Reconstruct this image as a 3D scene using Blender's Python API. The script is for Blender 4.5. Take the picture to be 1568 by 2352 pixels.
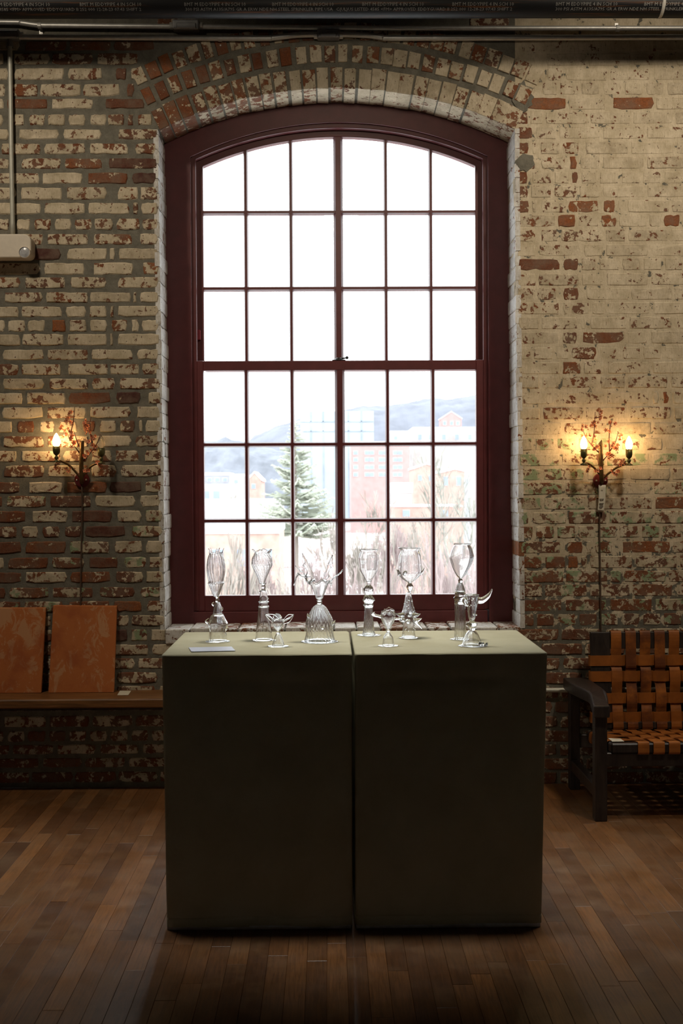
import bpy, bmesh, math, random
from mathutils import Vector, Matrix, noise
from math import sin, cos, pi, radians as R
random.seed(7)
scene = bpy.context.scene
for o in list(bpy.data.objects): bpy.data.objects.remove(o)
COL = scene.collection

# ------------------------------------------------------------------ camera
F = 2750.0                                    # focal length in pixels of the 1568x2352 frame
CAM = Vector((0, -5.5, 1.36))
CR = Matrix.Rotation(R(-0.625), 3, 'Z') @ Matrix.Rotation(R(90 - 1.04), 3, 'X') @ Matrix.Rotation(R(-0.3), 3, 'Z')
cam_d = bpy.data.cameras.new('camera')
cam_d.sensor_fit = 'VERTICAL'; cam_d.sensor_height = 36; cam_d.lens = 36 * F / 2352
cam_d.clip_end = 2000
cam_d.dof.use_dof = True; cam_d.dof.focus_distance = 4.8; cam_d.dof.aperture_fstop = 8.0
cam = bpy.data.objects.new('camera', cam_d); COL.objects.link(cam)
cam.matrix_world = Matrix.Translation(CAM) @ CR.to_4x4()
scene.camera = cam

# ------------------------------------------------------------------ light
SKY = 5.0
world = bpy.data.worlds.new('overcast_sky'); scene.world = world
world.use_nodes = True
bg = world.node_tree.nodes['Background']
bg.inputs[0].default_value = (0.93, 0.97, 1.0, 1); bg.inputs[1].default_value = SKY
def lamp(name, typ, loc, aim, power, col, **kw):
    d = bpy.data.lights.new(name, typ); d.energy = power; d.color = col
    for k, v in kw.items(): setattr(d, k, v)
    o = bpy.data.objects.new(name, d); COL.objects.link(o); o.location = loc
    o.rotation_euler = (Vector(aim) - Vector(loc)).to_track_quat('-Z', 'Y').to_euler()
    return o
# unseen fill spots near the ceiling above the plinths, aimed at the brick wall
WARM = (1.0, 0.86, 0.67)
for x, ax, p in ((-1.75, -1.25, 110), (1.75, 1.35, 165)):
    lamp('fill_spot', 'SPOT', (x, -1.9, 3.9), (ax, 0, 1.95), p, WARM, spot_size=R(84), spot_blend=1.0, shadow_soft_size=0.12)
lamp('fill_spot', 'SPOT', (0.1, -2.4, 3.3), (0.05, 0, 2.75), 42, WARM, spot_size=R(66), spot_blend=1.0, shadow_soft_size=0.12)  # added below the ceiling to brighten the conduits and upper wall
# added spots stand in for window light on the plinth tops and side floor
COOL = (1.0, 0.96, 0.90)
lamp('fill_spot', 'SPOT', (0.08, -1.40, 3.9), (0.08, -1.46, 0.85), 290, COOL, spot_size=R(27), spot_blend=0.7, shadow_soft_size=0.25)
for x in (-1.15, 1.3):
    lamp('fill_spot', 'SPOT', (x, -1.15, 3.9), (x*1.08, -1.45, 0), 230, COOL, spot_size=R(34), spot_blend=1.0, shadow_soft_size=0.25)
vs = scene.view_settings
vs.view_transform = 'Standard'; vs.look = 'None'; vs.gamma = 1.0; vs.use_curve_mapping = False; vs.exposure = 0.0

# ------------------------------------------------------------------ helpers
def ray(px, py):
    return CR @ Vector(((px - 784) / F, (1176 - py) / F, -1))
def W(px, py, Y):                             # point of the plane y = Y
    d = ray(px, py); t = (Y - CAM.y) / d.y
    return CAM + d * t
def onz(px, py, z):                           # point of the plane z
    d = ray(px, py); t = (z - CAM.z) / d.z
    return CAM + d * t
def project(p):
    q = CR.transposed() @ (Vector(p) - CAM)
    return 784 + F * q.x / -q.z, 1176 - F * q.y / -q.z

class MB:
    def __init__(s): s.v = []; s.f = []; s.m = []
    def add(s, vs_, fs_, mi=0):
        b = len(s.v); s.v += [tuple(v) for v in vs_]
        for f in fs_: s.f.append([b + i for i in f]); s.m.append(mi)
        return s
    def box(s, a, b, mi=0, ch=0.0):
        x0, y0, z0 = a; x1, y1, z1 = b
        if ch <= 0:
            return s.add([(x0,y0,z0),(x1,y0,z0),(x1,y1,z0),(x0,y1,z0),(x0,y0,z1),(x1,y0,z1),(x1,y1,z1),(x0,y1,z1)],
                         [(0,3,2,1),(4,5,6,7),(0,1,5,4),(1,2,6,5),(2,3,7,6),(3,0,4,7)], mi)
        bm = bmesh.new(); bmesh.ops.create_cube(bm, size=1)
        for v in bm.verts: v.co = ((x0+x1)/2 + v.co.x*(x1-x0), (y0+y1)/2 + v.co.y*(y1-y0), (z0+z1)/2 + v.co.z*(z1-z0))
        bmesh.ops.bevel(bm, geom=bm.edges[:], offset=ch, segments=1, affect='EDGES')
        bm.verts.index_update()
        s.add([v.co[:] for v in bm.verts], [[v.index for v in f.verts] for f in bm.faces], mi); bm.free(); return s
    def tube(s, pts, rad, n=8, mi=0, caps=True):
        pts = [Vector(p) for p in pts]
        if not isinstance(rad, (list, tuple)): rad = [rad] * len(pts)
        up = None; vs_ = []; fs_ = []
        for i, p in enumerate(pts):
            t = (pts[min(i+1, len(pts)-1)] - pts[max(i-1, 0)])
            t = t.normalized() if t.length > 1e-9 else Vector((0,0,1))
            if up is None:
                up = Vector((0,0,1)) if abs(t.z) < .9 else Vector((0,1,0))
            a = up.cross(t)
            if a.length < 1e-5: a = Vector((1,0,0)).cross(t)
            a.normalize(); b = t.cross(a); up = b.copy() * 1.0
            up = b
            for k in range(n):
                an = 2*pi*k/n; vs_.append(p + (a*cos(an) + b*sin(an)) * rad[i])
        for i in range(len(pts)-1):
            for k in range(n):
                k2 = (k+1) % n; fs_.append((i*n+k, i*n+k2, (i+1)*n+k2, (i+1)*n+k))
        if caps:
            fs_.append(tuple(range(n-1, -1, -1))); e = (len(pts)-1)*n; fs_.append(tuple(e+k for k in range(n)))
        return s.add(vs_, fs_, mi)
    def lathe(s, prof, c=(0,0,0), n=24, mi=0, capb=False, capt=False):
        vs_ = []; fs_ = []
        for r, z in prof:
            for k in range(n):
                a = 2*pi*k/n; vs_.append((c[0]+r*cos(a), c[1]+r*sin(a), c[2]+z))
        for i in range(len(prof)-1):
            for k in range(n):
                k2 = (k+1) % n; fs_.append((i*n+k, i*n+k2, (i+1)*n+k2, (i+1)*n+k))
        if capb: fs_.append(tuple(range(n-1, -1, -1)))
        if capt: e = (len(prof)-1)*n; fs_.append(tuple(e+k for k in range(n)))
        return s.add(vs_, fs_, mi)
    def surf(s, fn, nu, nv, wrapv=False, mi=0):
        vs_ = []; fs_ = []
        nvv = nv if wrapv else nv + 1
        for i in range(nu+1):
            for j in range(nvv): vs_.append(fn(i/nu, j/nv))
        for i in range(nu):
            for j in range(nv):
                j2 = (j+1) % nvv
                fs_.append((i*nvv+j, i*nvv+j2, (i+1)*nvv+j2, (i+1)*nvv+j))
        return s.add(vs_, fs_, mi)
    def prism(s, poly, y0, y1, mi=0):        # polygon in x,z (counter-clockwise seen from -y) extruded along y
        n = len(poly)
        vs_ = [(x, y0, z) for x, z in poly] + [(x, y1, z) for x, z in poly]
        fs_ = [tuple(range(n)), tuple(range(2*n-1, n-1, -1))] + [(i, i+n, (i+1) % n + n, (i+1) % n) for i in range(n)]
        return s.add(vs_, fs_, mi)
    def prismz(s, poly, z0, z1, mi=0):       # polygon in x,y extruded along z
        n = len(poly)
        vs_ = [(x, y, z0) for x, y in poly] + [(x, y, z1) for x, y in poly]
        fs_ = [tuple(range(n-1, -1, -1)), tuple(range(n, 2*n))] + [(i, (i+1) % n, (i+1) % n + n, i+n) for i in range(n)]
        return s.add(vs_, fs_, mi)
    def band(s, outer, inner, y0, y1, mi=0):  # strip between two open paths (x,z), extruded along y
        n = len(outer)
        vs_ = [(x,y0,z) for x,z in outer] + [(x,y0,z) for x,z in inner] + [(x,y1,z) for x,z in outer] + [(x,y1,z) for x,z in inner]
        fs_ = []
        for i in range(n-1):
            o0, o1, i0, i1 = i, i+1, n+i, n+i+1
            fs_ += [(o0, o1, i1, i0), (o0+2*n, i0+2*n, i1+2*n, o1+2*n), (o0, o0+2*n, o1+2*n, o1), (i0, i1, i1+2*n, i0+2*n)]
        fs_ += [(0, n, 3*n, 2*n), (n-1, 3*n-1, 4*n-1, 2*n-1)]
        return s.add(vs_, fs_, mi)
    def mesh(s, name, mats, smooth=False):
        me = bpy.data.meshes.new(name); me.from_pydata(s.v, [], s.f)
        for m_ in (mats if isinstance(mats, (list, tuple)) else [mats]): me.materials.append(m_)
        me.polygons.foreach_set('material_index', s.m)
        bm = bmesh.new(); bm.from_mesh(me); bmesh.ops.recalc_face_normals(bm, faces=bm.faces[:]); bm.to_mesh(me); bm.free()
        if smooth: me.polygons.foreach_set('use_smooth', [True]*len(me.polygons))
        me.update(); return me
    def build(s, name, mats, parent=None, smooth=False, bevel=0, solid=0, sub=0):
        o = bpy.data.objects.new(name, s.mesh(name, mats, smooth)); COL.objects.link(o)
        if parent is not None:
            o.parent = parent; o.matrix_parent_inverse = Matrix.Translation(-parent_loc(parent))
        if solid: md = o.modifiers.new('thickness', 'SOLIDIFY'); md.thickness = solid; md.offset = -1
        if bevel: md = o.modifiers.new('bevel', 'BEVEL'); md.width = bevel; md.segments = 2; md.limit_method = 'ANGLE'; md.angle_limit = R(40)
        if sub: md = o.modifiers.new('sub', 'SUBSURF'); md.levels = sub; md.render_levels = sub
        return o
LOC = {}
def parent_loc(p): return LOC.get(p.name, Vector((0,0,0)))
def tag(o, label, cat=None, group=None, kind=None):
    if label: o['label'] = label
    if cat: o['category'] = cat
    if group: o['group'] = group
    if kind: o['kind'] = kind
    return o
def thing(name, loc, label, cat, group=None):
    o = bpy.data.objects.new(name, None); COL.objects.link(o); o.empty_display_size = 0.05
    o.location = loc; LOC[o.name] = Vector(loc)
    return tag(o, label, cat, group)
def spline(pts, n=6):
    P = [Vector(p) for p in pts]; P = [P[0]*2-P[1]] + P + [P[-1]*2-P[-2]]; out = []
    for i in range(1, len(P)-2):
        for k in range(n):
            t = k/n; a, b, c, d = P[i-1], P[i], P[i+1], P[i+2]
            out.append(0.5*((2*b) + (c-a)*t + (2*a-5*b+4*c-d)*t*t + (3*b-a-3*c+d)*t**3))
    out.append(P[-2]); return out
def interp(tab, t):
    if t <= tab[0][0]: return tab[0][1]
    for (a, x), (b, y) in zip(tab, tab[1:]):
        if t <= b: return x + (y-x)*(t-a)/(b-a)
    return tab[-1][1]
rnd = random.uniform

# ------------------------------------------------------------------ materials
class N:                                       # tiny node builder
    def __init__(s, name):
        s.mat = bpy.data.materials.new(name); s.mat.use_nodes = True
        s.t = s.mat.node_tree; s.t.nodes.clear()
        s.out = s.t.nodes.new('ShaderNodeOutputMaterial')
    def n(s, typ, **kw):
        nd = s.t.nodes.new(typ)
        for k, v in kw.items():
            if k.startswith('i_'):
                key = k[2:].replace('_', ' '); s.set(nd, key, v)
            else: setattr(nd, k, v)
        return nd
    def set(s, nd, key, v):
        inp = nd.inputs[int(key)] if key.isdigit() else nd.inputs[key]
        if isinstance(v, bpy.types.NodeSocket): s.t.links.new(v, inp)
        else: inp.default_value = v
    def math(s, op, a, b=0.0):
        nd = s.t.nodes.new('ShaderNodeMath'); nd.operation = op
        s.set(nd, '0', a); s.set(nd, '1', b); return nd.outputs[0]
    def mix(s, fac, a, b, blend='MIX'):
        nd = s.t.nodes.new('ShaderNodeMix'); nd.data_type = 'RGBA'; nd.blend_type = blend
        c = lambda v: v if isinstance(v, bpy.types.NodeSocket) or len(v) == 4 else (*v, 1)
        s.set(nd, '0', fac); s.set(nd, '6', c(a)); s.set(nd, '7', c(b)); return nd.outputs[2]
    def noise(s, vec, scale, detail=4, rough=.55, dist=0.0):
        nd = s.n('ShaderNodeTexNoise', i_Scale=scale, i_Detail=detail, i_Roughness=rough, i_Distortion=dist)
        if vec is not None: s.set(nd, 'Vector', vec)
        return nd.outputs['Fac']
    def range(s, v, a, b, c=0.0, d=1.0, smooth=False):
        nd = s.n('ShaderNodeMapRange'); nd.interpolation_type = 'SMOOTHSTEP' if smooth else 'LINEAR'
        s.set(nd, 'Value', v)
        for k, x in zip(('From Min','From Max','To Min','To Max'), (a,b,c,d)): s.set(nd, k, x)
        return nd.outputs[0]
    def pos(s): return s.n('ShaderNodeNewGeometry').outputs['Position']
    def obj(s): return s.n('ShaderNodeTexCoord').outputs['Object']
    def mapping(s, vec, scale, loc=(0,0,0)):
        nd = s.n('ShaderNodeMapping'); s.set(nd, 'Vector', vec); nd.inputs['Scale'].default_value = scale; nd.inputs['Location'].default_value = loc
        return nd.outputs[0]
    def bump(s, h, strength=.3, dist=.004):
        return s.n('ShaderNodeBump', i_Height=h, i_Strength=strength, i_Distance=dist).outputs[0]
    def bsdf(s, col, rough=.6, metal=0.0, normal=None, spec=.5, **kw):
        nd = s.n('ShaderNodeBsdfPrincipled')
        c = col if isinstance(col, bpy.types.NodeSocket) or len(col) == 4 else (*col, 1)
        s.set(nd, 'Base Color', c); s.set(nd, 'Roughness', rough); s.set(nd, 'Metallic', metal); s.set(nd, 'Specular IOR Level', spec)
        if normal is not None: s.set(nd, 'Normal', normal)
        for k, v in kw.items(): s.set(nd, k.replace('_', ' '), v)
        s.t.links.new(nd.outputs[0], s.out.inputs[0]); return s.mat
def plain(name, col, rough=.6, metal=0.0, var=.15, scale=30, bump=.1, spec=.5):
    k = N(name); p = k.obj(); n = k.noise(p, scale, 4)
    c = k.mix(k.range(n, .3, .7), tuple(x*(1-var) for x in col), tuple(x*(1+var) for x in col))
    return k.bsdf(c, rough, metal, k.bump(n, bump, .002), spec)
def emit(name, col, strength):
    k = N(name); e = k.n('ShaderNodeEmission', i_Color=(*col, 1), i_Strength=strength)
    k.t.links.new(e.outputs[0], k.out.inputs[0]); return k.mat

PAINT_A, PAINT_B = (0.67, 0.57, 0.42), (0.47, 0.39, 0.265)
def brick_material(name, whiter=0.0):
    k = N(name); p = k.pos()
    info = k.n('ShaderNodeObjectInfo'); sep = k.n('ShaderNodeSeparateColor'); k.set(sep, 'Color', info.outputs['Color'])
    r, g, b = sep.outputs
    n1 = k.noise(p, 24, 7, .62, .4); n2 = k.noise(p, 62, 5, .65, .3)
    nn = k.math('ADD', k.math('MULTIPLY', n1, .68), k.math('MULTIPLY', n2, .32))
    fac = k.range(k.math('ADD', nn, k.math('MULTIPLY', k.math('SUBTRACT', r, .5), .30)), .49, .51, smooth=True)
    fine = k.noise(p, 160, 5, .7)
    base = k.mix(g, (.095, .034, .025), (.37, .115, .03))
    base = k.mix(k.range(fine, .38, .62), k.mix(.45, base, (.03, .015, .01)), base)
    base = k.mix(k.range(k.noise(p, 14, 5, .65), .40, .62, 0, .6), base, (.19, .135, .095))
    pa, pb = [tuple(x + (y - x)*whiter for x, y in zip(c, w)) for c, w in ((PAINT_A, (.80, .79, .76)), (PAINT_B, (.58, .56, .54)))]
    paint = k.mix(k.range(k.noise(p, 11, 5, .65), .36, .62), pb, pa)
    paint = k.mix(k.range(k.noise(k.mapping(p, (60, 60, 14)), 3, 4), .48, .72, 0, .5), paint, (.36, .28, .17))
    paint = k.mix(k.math('MULTIPLY', k.range(info.outputs['Random'], .35, 1.0, 0, .55), k.range(k.noise(p, 30, 5, .7), .36, .6)), paint, (.27, .215, .145))
    gm = k.math('MULTIPLY', b, k.range(k.noise(p, 13, 4, .6), .50, .56))
    paint = k.mix(gm, paint, (.27, .33, .19))
    spk = k.range(k.noise(p, 95, 3, .6), .66, .70)
    paint = k.mix(spk, paint, (.10, .06, .045))
    col = k.mix(fac, base, paint)
    h = k.math('ADD', k.math('MULTIPLY', fac, .5), k.math('ADD', k.math('MULTIPLY', fine, .5), n1))
    return k.bsdf(col, .82, 0, k.bump(h, .55, .004), .3)
M = {}
M['brick'] = brick_material('whitewashed_brick')
M['reveal'] = brick_material('white_painted_brick', 1.0)
def mortar_material(name, painted):
    k = N(name); p = k.pos()
    n1 = k.noise(p, 22, 7, .62, .4); f = k.noise(p, 150, 4, .7)
    col = k.mix(k.range(n1, .35, .65), (.150, .140, .112), (.235, .218, .175))
    col = k.mix(k.range(f, .3, .7, 0, .45), col, (.09, .08, .06))
    if painted:
        z = k.n('ShaderNodeSeparateXYZ'); k.set(z, '0', p)
        amt = k.range(z.outputs[2], .62, 1.3, -.10, .115)
        fac = k.range(k.math('ADD', n1, amt), .49, .51, smooth=True)
        paint = k.mix(k.range(k.noise(p, 11, 5, .65), .36, .62), PAINT_B, PAINT_A)
        paint = k.mix(k.range(k.noise(k.mapping(p, (60, 60, 14)), 3, 4), .48, .72, 0, .5), paint, (.36, .28, .17))
        col = k.mix(fac, col, paint)
    return k.bsdf(col, .9, 0, k.bump(k.math('ADD', n1, k.math('MULTIPLY', f, .4)), .8, .006), .2)
M['mortar'] = mortar_material('grey_mortar', False)
M['mortar_painted'] = mortar_material('painted_mortar', True)
def floor_material():
    k = N('dark_oak_floor'); p = k.pos(); info = k.n('ShaderNodeObjectInfo'); rn = info.outputs['Random']
    sep = k.n('ShaderNodeSeparateColor'); k.set(sep, 'Color', info.outputs['Color'])
    off = k.n('ShaderNodeCombineXYZ'); k.set(off, 'Z', k.math('MULTIPLY', rn, 40.0))
    v = k.n('ShaderNodeVectorMath', operation='ADD'); k.set(v, '0', p); k.set(v, '1', off.outputs[0]); v = v.outputs[0]
    grain = k.noise(k.mapping(v, (90, 5, 1)), 1.6, 6, .65, .6)
    blot = k.noise(v, 6, 4, .6); wear = k.noise(p, 2.2, 4, .6)
    c = k.mix(sep.outputs[0], (.10, .040, .013), (.34, .145, .045))
    c = k.mix(k.range(grain, .35, .65, 0, .55), c, (.04, .018, .008))
    c = k.mix(k.range(blot, .5, .75, 0, .5), c, (.25, .145, .07))
    c = k.mix(k.range(wear, .5, .7, 0, .35), c, (.22, .15, .09))
    ro = k.range(k.noise(p, 7, 5, .6), .3, .7, .30, .48)
    return k.bsdf(c, ro, 0, k.bump(k.math('ADD', grain, k.math('MULTIPLY', k.noise(p, 9, 3), 1.5)), .12, .003), .7)
M['floor'] = floor_material()
def wood(name, a, b, scale=(3, 40, 40), rough=.45):
    k = N(name); p = k.obj(); g = k.noise(k.mapping(p, scale), 1.5, 6, .65, .8)
    c = k.mix(k.range(g, .35, .65), a, b)
    return k.bsdf(c, rough, 0, k.bump(g, .25, .002), .4)
M['shelf'] = wood('walnut_plank', (.11, .046, .014), (.29, .128, .040))
M['settee'] = wood('dark_worn_oak', (.016, .012, .011), (.045, .032, .026), (30, 30, 5), .38)
def canvas_mat():
    k = N('orange_rubbed_paint'); p = k.obj()
    n = k.noise(k.mapping(p, (1, 1, .6)), 20, 9, .72, .9); w = k.noise(p, 5, 3)
    nn = k.math('ADD', k.math('MULTIPLY', n, .7), k.math('MULTIPLY', w, .3))
    c = k.mix(k.range(nn, .515, .555), (.50, .155, .042), (.55, .27, .125))
    c = k.mix(k.range(k.noise(p, 6, 5, .6), .52, .66, 0, .7), c, (.37, .095, .028))
    return k.bsdf(c, .75, 0, k.bump(n, .3, .003), .3)
M['canvas'] = canvas_mat()
def leather(name, col):
    k = N(name); p = k.pos(); n = k.noise(p, 12, 5, .6); f = k.noise(p, 260, 3)
    info = k.n('ShaderNodeObjectInfo'); sep = k.n('ShaderNodeSeparateColor'); k.set(sep, 'Color', info.outputs['Color'])
    c = k.mix(k.range(n, .35, .65), col, tuple(x*.72 for x in col))
    c = k.mix(k.math('MULTIPLY', sep.outputs[0], k.range(n, .3, .55)), c, (.085, .022, .010))
    return k.bsdf(c, .55, 0, k.bump(f, .15, .001), .35)
M['leather'] = leather('saddle_leather', (.42, .135, .022))
def fabric():
    k = N('olive_canvas_cloth'); p = k.pos()
    wv = k.n('ShaderNodeTexWave', i_Scale=420.0, i_Distortion=1.0); k.set(wv, 'Vector', p)
    n = k.noise(p, 6, 4); st = k.noise(k.mapping(p, (12, 60, 12)), 2, 5, .6)
    c = k.mix(k.range(n, .35, .65), (.44, .405, .265), (.50, .465, .315))
    c = k.mix(k.range(st, .5, .75, 0, .25), c, (.37, .335, .215))
    return k.bsdf(c, .95, 0, k.bump(k.math('ADD', k.math('MULTIPLY', wv.outputs['Fac'], .3), st), .25, .002), .1)
M['cloth'] = fabric()
M['frame'] = plain('maroon_painted_wood', (.108, .020, .021), .42, 0, .12, 20, .06)
M['white'] = plain('white_board', (.75, .75, .74), .6)
M['paper'] = plain('cream_card', (.72, .66, .52), .8, 0, .04)
M['bluecard'] = plain('grey_card', (.50, .52, .60), .6, 0, .04)
M['ink'] = plain('dark_ink', (.05, .04, .035), .8)
M['black_pipe'] = None
def black_pipe():
    k = N('black_steel_pipe'); p = k.pos()
    streak = k.range(k.noise(k.mapping(p, (2.2, 40, 60)), 1.2, 5, .6), .56, .66)
    c = k.mix(k.math('MULTIPLY', streak, .7), (.011, .011, .012), (.12, .045, .014))
    return k.bsdf(c, .5, 0, k.bump(k.noise(p, 60, 4), .1, .002), .22)
M['black_pipe'] = black_pipe()
M['pipe_ink'] = plain('pale_pipe_print', (.24, .235, .22), .8)
M['galv'] = plain('galvanised_steel', (.62, .61, .58), .45, .6, .1, 40, .05)
M['zinc'] = plain('cast_zinc', (.30, .30, .30), .5, .6, .12, 40, .1)
M['greypipe'] = plain('grey_painted_conduit', (.50, .49, .42), .45, .2, .08)
M['beige'] = plain('beige_plastic', (.66, .58, .47), .5, 0, .04, 60, .05)
M['lens'] = plain('frosted_lamp_lens', (.50, .50, .51), .2, .2, .25, 90, .3)
M['bronze'] = plain('aged_bronze', (.13, .075, .025), .42, .6, .3, 60, .2)
M['cupgreen'] = plain('olive_metal_cup', (.10, .085, .025), .42, .5, .25, 80, .15)
M['twig'] = plain('red_brown_twig', (.10, .025, .018), .5, .2, .2)
M['plate'] = plain('oxblood_backplate', (.14, .018, .022), .45, .2, .2)
def petal():
    k = N('coral_glass_petal'); p = k.pos()
    c = k.mix(k.range(k.noise(p, 120, 3), .35, .65), (.78, .27, .12), (.66, .19, .085))
    return k.bsdf(c, .35, 0, None, .5)
M['petal'] = petal()
M['cord'] = plain('brown_cord', (.085, .048, .028), .7)
M['lit'] = emit('lit_bulb', (1.0, .62, .26), 95.0)
def glass(name, tr):
    k = N(name); g = k.n('ShaderNodeBsdfGlass', i_Roughness=0.0, i_IOR=1.40, i_Color=(1, 1, 1, 1))
    t = k.n('ShaderNodeBsdfTransparent'); m = k.n('ShaderNodeMixShader', i_0=tr)
    k.t.links.new(g.outputs[0], m.inputs[1]); k.t.links.new(t.outputs[0], m.inputs[2]); k.t.links.new(m.outputs[0], k.out.inputs[0])
    return k.mat
M['glass'] = glass('clear_blown_glass', .12)
def pane_glass():
    k = N('window_glass'); fc = k.n('ShaderNodeLayerWeight', i_Blend=.5).outputs['Facing']; fr = k.math('ADD', .03, k.math('MULTIPLY', k.math('POWER', fc, 5.0), .9)); g = k.n('ShaderNodeBsdfGlossy', i_Roughness=.02)
    t = k.n('ShaderNodeBsdfTransparent', i_Color=(.97, .985, .98, 1)); m = k.n('ShaderNodeMixShader')
    k.t.links.new(fr, m.inputs[0]); k.t.links.new(t.outputs[0], m.inputs[1]); k.t.links.new(g.outputs[0], m.inputs[2])
    k.t.links.new(m.outputs[0], k.out.inputs[0]); return k.mat
M['pane'] = pane_glass()

# ------------------------------------------------------------------ room shell
def struct(o, label=None):
    o['kind'] = 'structure'
    if label: o['label'] = label
    return o
CEIL = 4.2
# window opening: edges measured on the wall face
XL = lambda z: interp([(.75, W(378, 1430, 0).x), (2.7, W(363.5, 453, 0).x)], z)
XR = lambda z: interp([(.75, W(1195, 1400, 0).x), (2.7, W(1183, 400, 0).x)], z)
ZS = W(770, 297, 0).z                          # springing
ZC = W(770, 201, 0).z                          # crown
xl, xr = XL(3), XR(3); XM = (xl + xr)/2; HW = (xr - xl)/2
RA = (HW**2 + (ZC - ZS)**2) / (2*(ZC - ZS)); ZO = ZC - RA     # arch radius and centre
A0 = math.asin(HW/RA)
SILL = W(770, 1440, 0).z - .012
REV = .21                                      # depth of the reveal
def arcpt(r, a): return (XM + r*sin(a), ZO + r*cos(a))

wl = struct(MB().prism([(-4, 0), (XL(.5), 0), (XL(.75), SILL), (XL(2.7), 2.7), (xl, ZS), (xl, CEIL), (-4, CEIL)], 0, .45).build('wall_back_left', M['mortar']),
            'weathered brick wall with grey mortar beside the arched window')
wr = struct(MB().prism([(XR(.5), 0), (4, 0), (4, CEIL), (xr, CEIL), (xr, ZS), (XR(2.7), 2.7), (XR(.75), SILL)], 0, .45).build('wall_back_right', M['mortar_painted']),
            'cream painted brick wall with peeling patches')
arc_poly = [arcpt(RA, -A0 + 2*A0*i/32) for i in range(33)]
ar = struct(MB().prism(arc_poly + [(xr, CEIL), (xl, CEIL)], 0, .45).build('trim_1', M['mortar']), 'segmental brick arch of voussoirs over the window')
sl = struct(MB().prism([(XL(.5), 0), (XR(.5), 0), (XR(.75), SILL), (XL(.75), SILL)], 0, .45).build('trim_2', M['mortar']), 'brick window sill and wall below it')
fl = struct(MB().box((-4, -9, -.12), (4, .45, -.016)).build('floor', M['floor']), 'dark worn hardwood strip floor')
fl.color = (.4, 0, 0, 1)
struct(MB().box((-4, -9, CEIL), (4, .45, CEIL+.15)).build('ceiling', plain('dark_ceiling', (.05, .042, .035), .8)))
pl_wall = plain('plastered_wall', (.10, .072, .048), .9)
struct(MB().box((-4.2, -9, 0), (-4, .45, CEIL)).build('wall_left', pl_wall))
struct(MB().box((4, -9, 0), (4.2, .45, CEIL)).build('wall_right', pl_wall))
struct(MB().box((-4.2, -9.2, 0), (4.2, -9, CEIL)).build('wall_front', pl_wall))

# ------------------------------------------------------------------ bricks
def brick_mesh(L, H, D, rough, seed):
    rs = random.Random(seed); pts = []
    for i in range(5): pts.append((-L/2 + L*i/5, -H/2))
    for i in range(2): pts.append((L/2, -H/2 + H*i/2))
    for i in range(5): pts.append((L/2 - L*i/5, H/2))
    for i in range(2): pts.append((-L/2, H/2 - H*i/2))
    corner = (0, 5, 7, 12); n = len(pts); o = []; inn = []
    for i, (x, z) in enumerate(pts):
        k = rough*(1.6 if i in corner else 1.0)
        x -= math.copysign(abs(rs.gauss(0, k)) + (rough*.8 if i in corner else 0), x) if abs(x) > L*.45 else rs.gauss(0, rough)
        z -= math.copysign(abs(rs.gauss(0, k*.7)) + (rough*.5 if i in corner else 0), z) if abs(z) > H*.3 else 0
        o.append((x, z)); c = .0042
        inn.append((x - math.copysign(c, x), z - math.copysign(min(c, abs(z)), z)))
    mb = MB()
    vs_ = [(x, D, z) for x, z in o] + [(x, .0035, z) for x, z in o] + [(x, rs.gauss(0, .0006), z) for x, z in inn]
    fs_ = [(i, (i+1) % n, (i+1) % n + n, i+n) for i in range(n)] + [(i+n, (i+1) % n + n, (i+1) % n + 2*n, i+2*n) for i in range(n)] + [tuple(range(2*n, 3*n))]
    return mb.add(vs_, fs_)
def mesh_of(mb, m): me = mb.mesh('brick', m); return me
BASE = {}
for kind, L in (('s', .188), ('h', .082), ('q', .025)):
    for rgh, tagk in ((.0026, 'r'), (.0014, 'f')):
        BASE[kind+tagk] = [mesh_of(brick_mesh(L, .052, .03, rgh if kind != 'q' else .002, 31*i + ord(kind) + ord(tagk)), M['brick']) for i in range(9)]
LEN = {'s': .188, 'h': .082, 'q': .025}
def put_brick(parent, x0, x1, zc, h, proud, paint, hue, green, ragged=True, name='brick'):
    L = x1 - x0; kind = 's' if L > .125 else ('h' if L > .045 else 'q')
    o = bpy.data.objects.new(name, random.choice(BASE[kind + ('r' if ragged else 'f')])); COL.objects.link(o)
    o.location = ((x0+x1)/2, -proud, zc); o.scale = (L/LEN[kind], 1, h/.052)
    o.rotation_euler = (rnd(-.008, .008), rnd(-.006, .006), rnd(-.008, .008))
    o.parent = parent; o.color = (paint, hue, green, 1); return o

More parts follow.
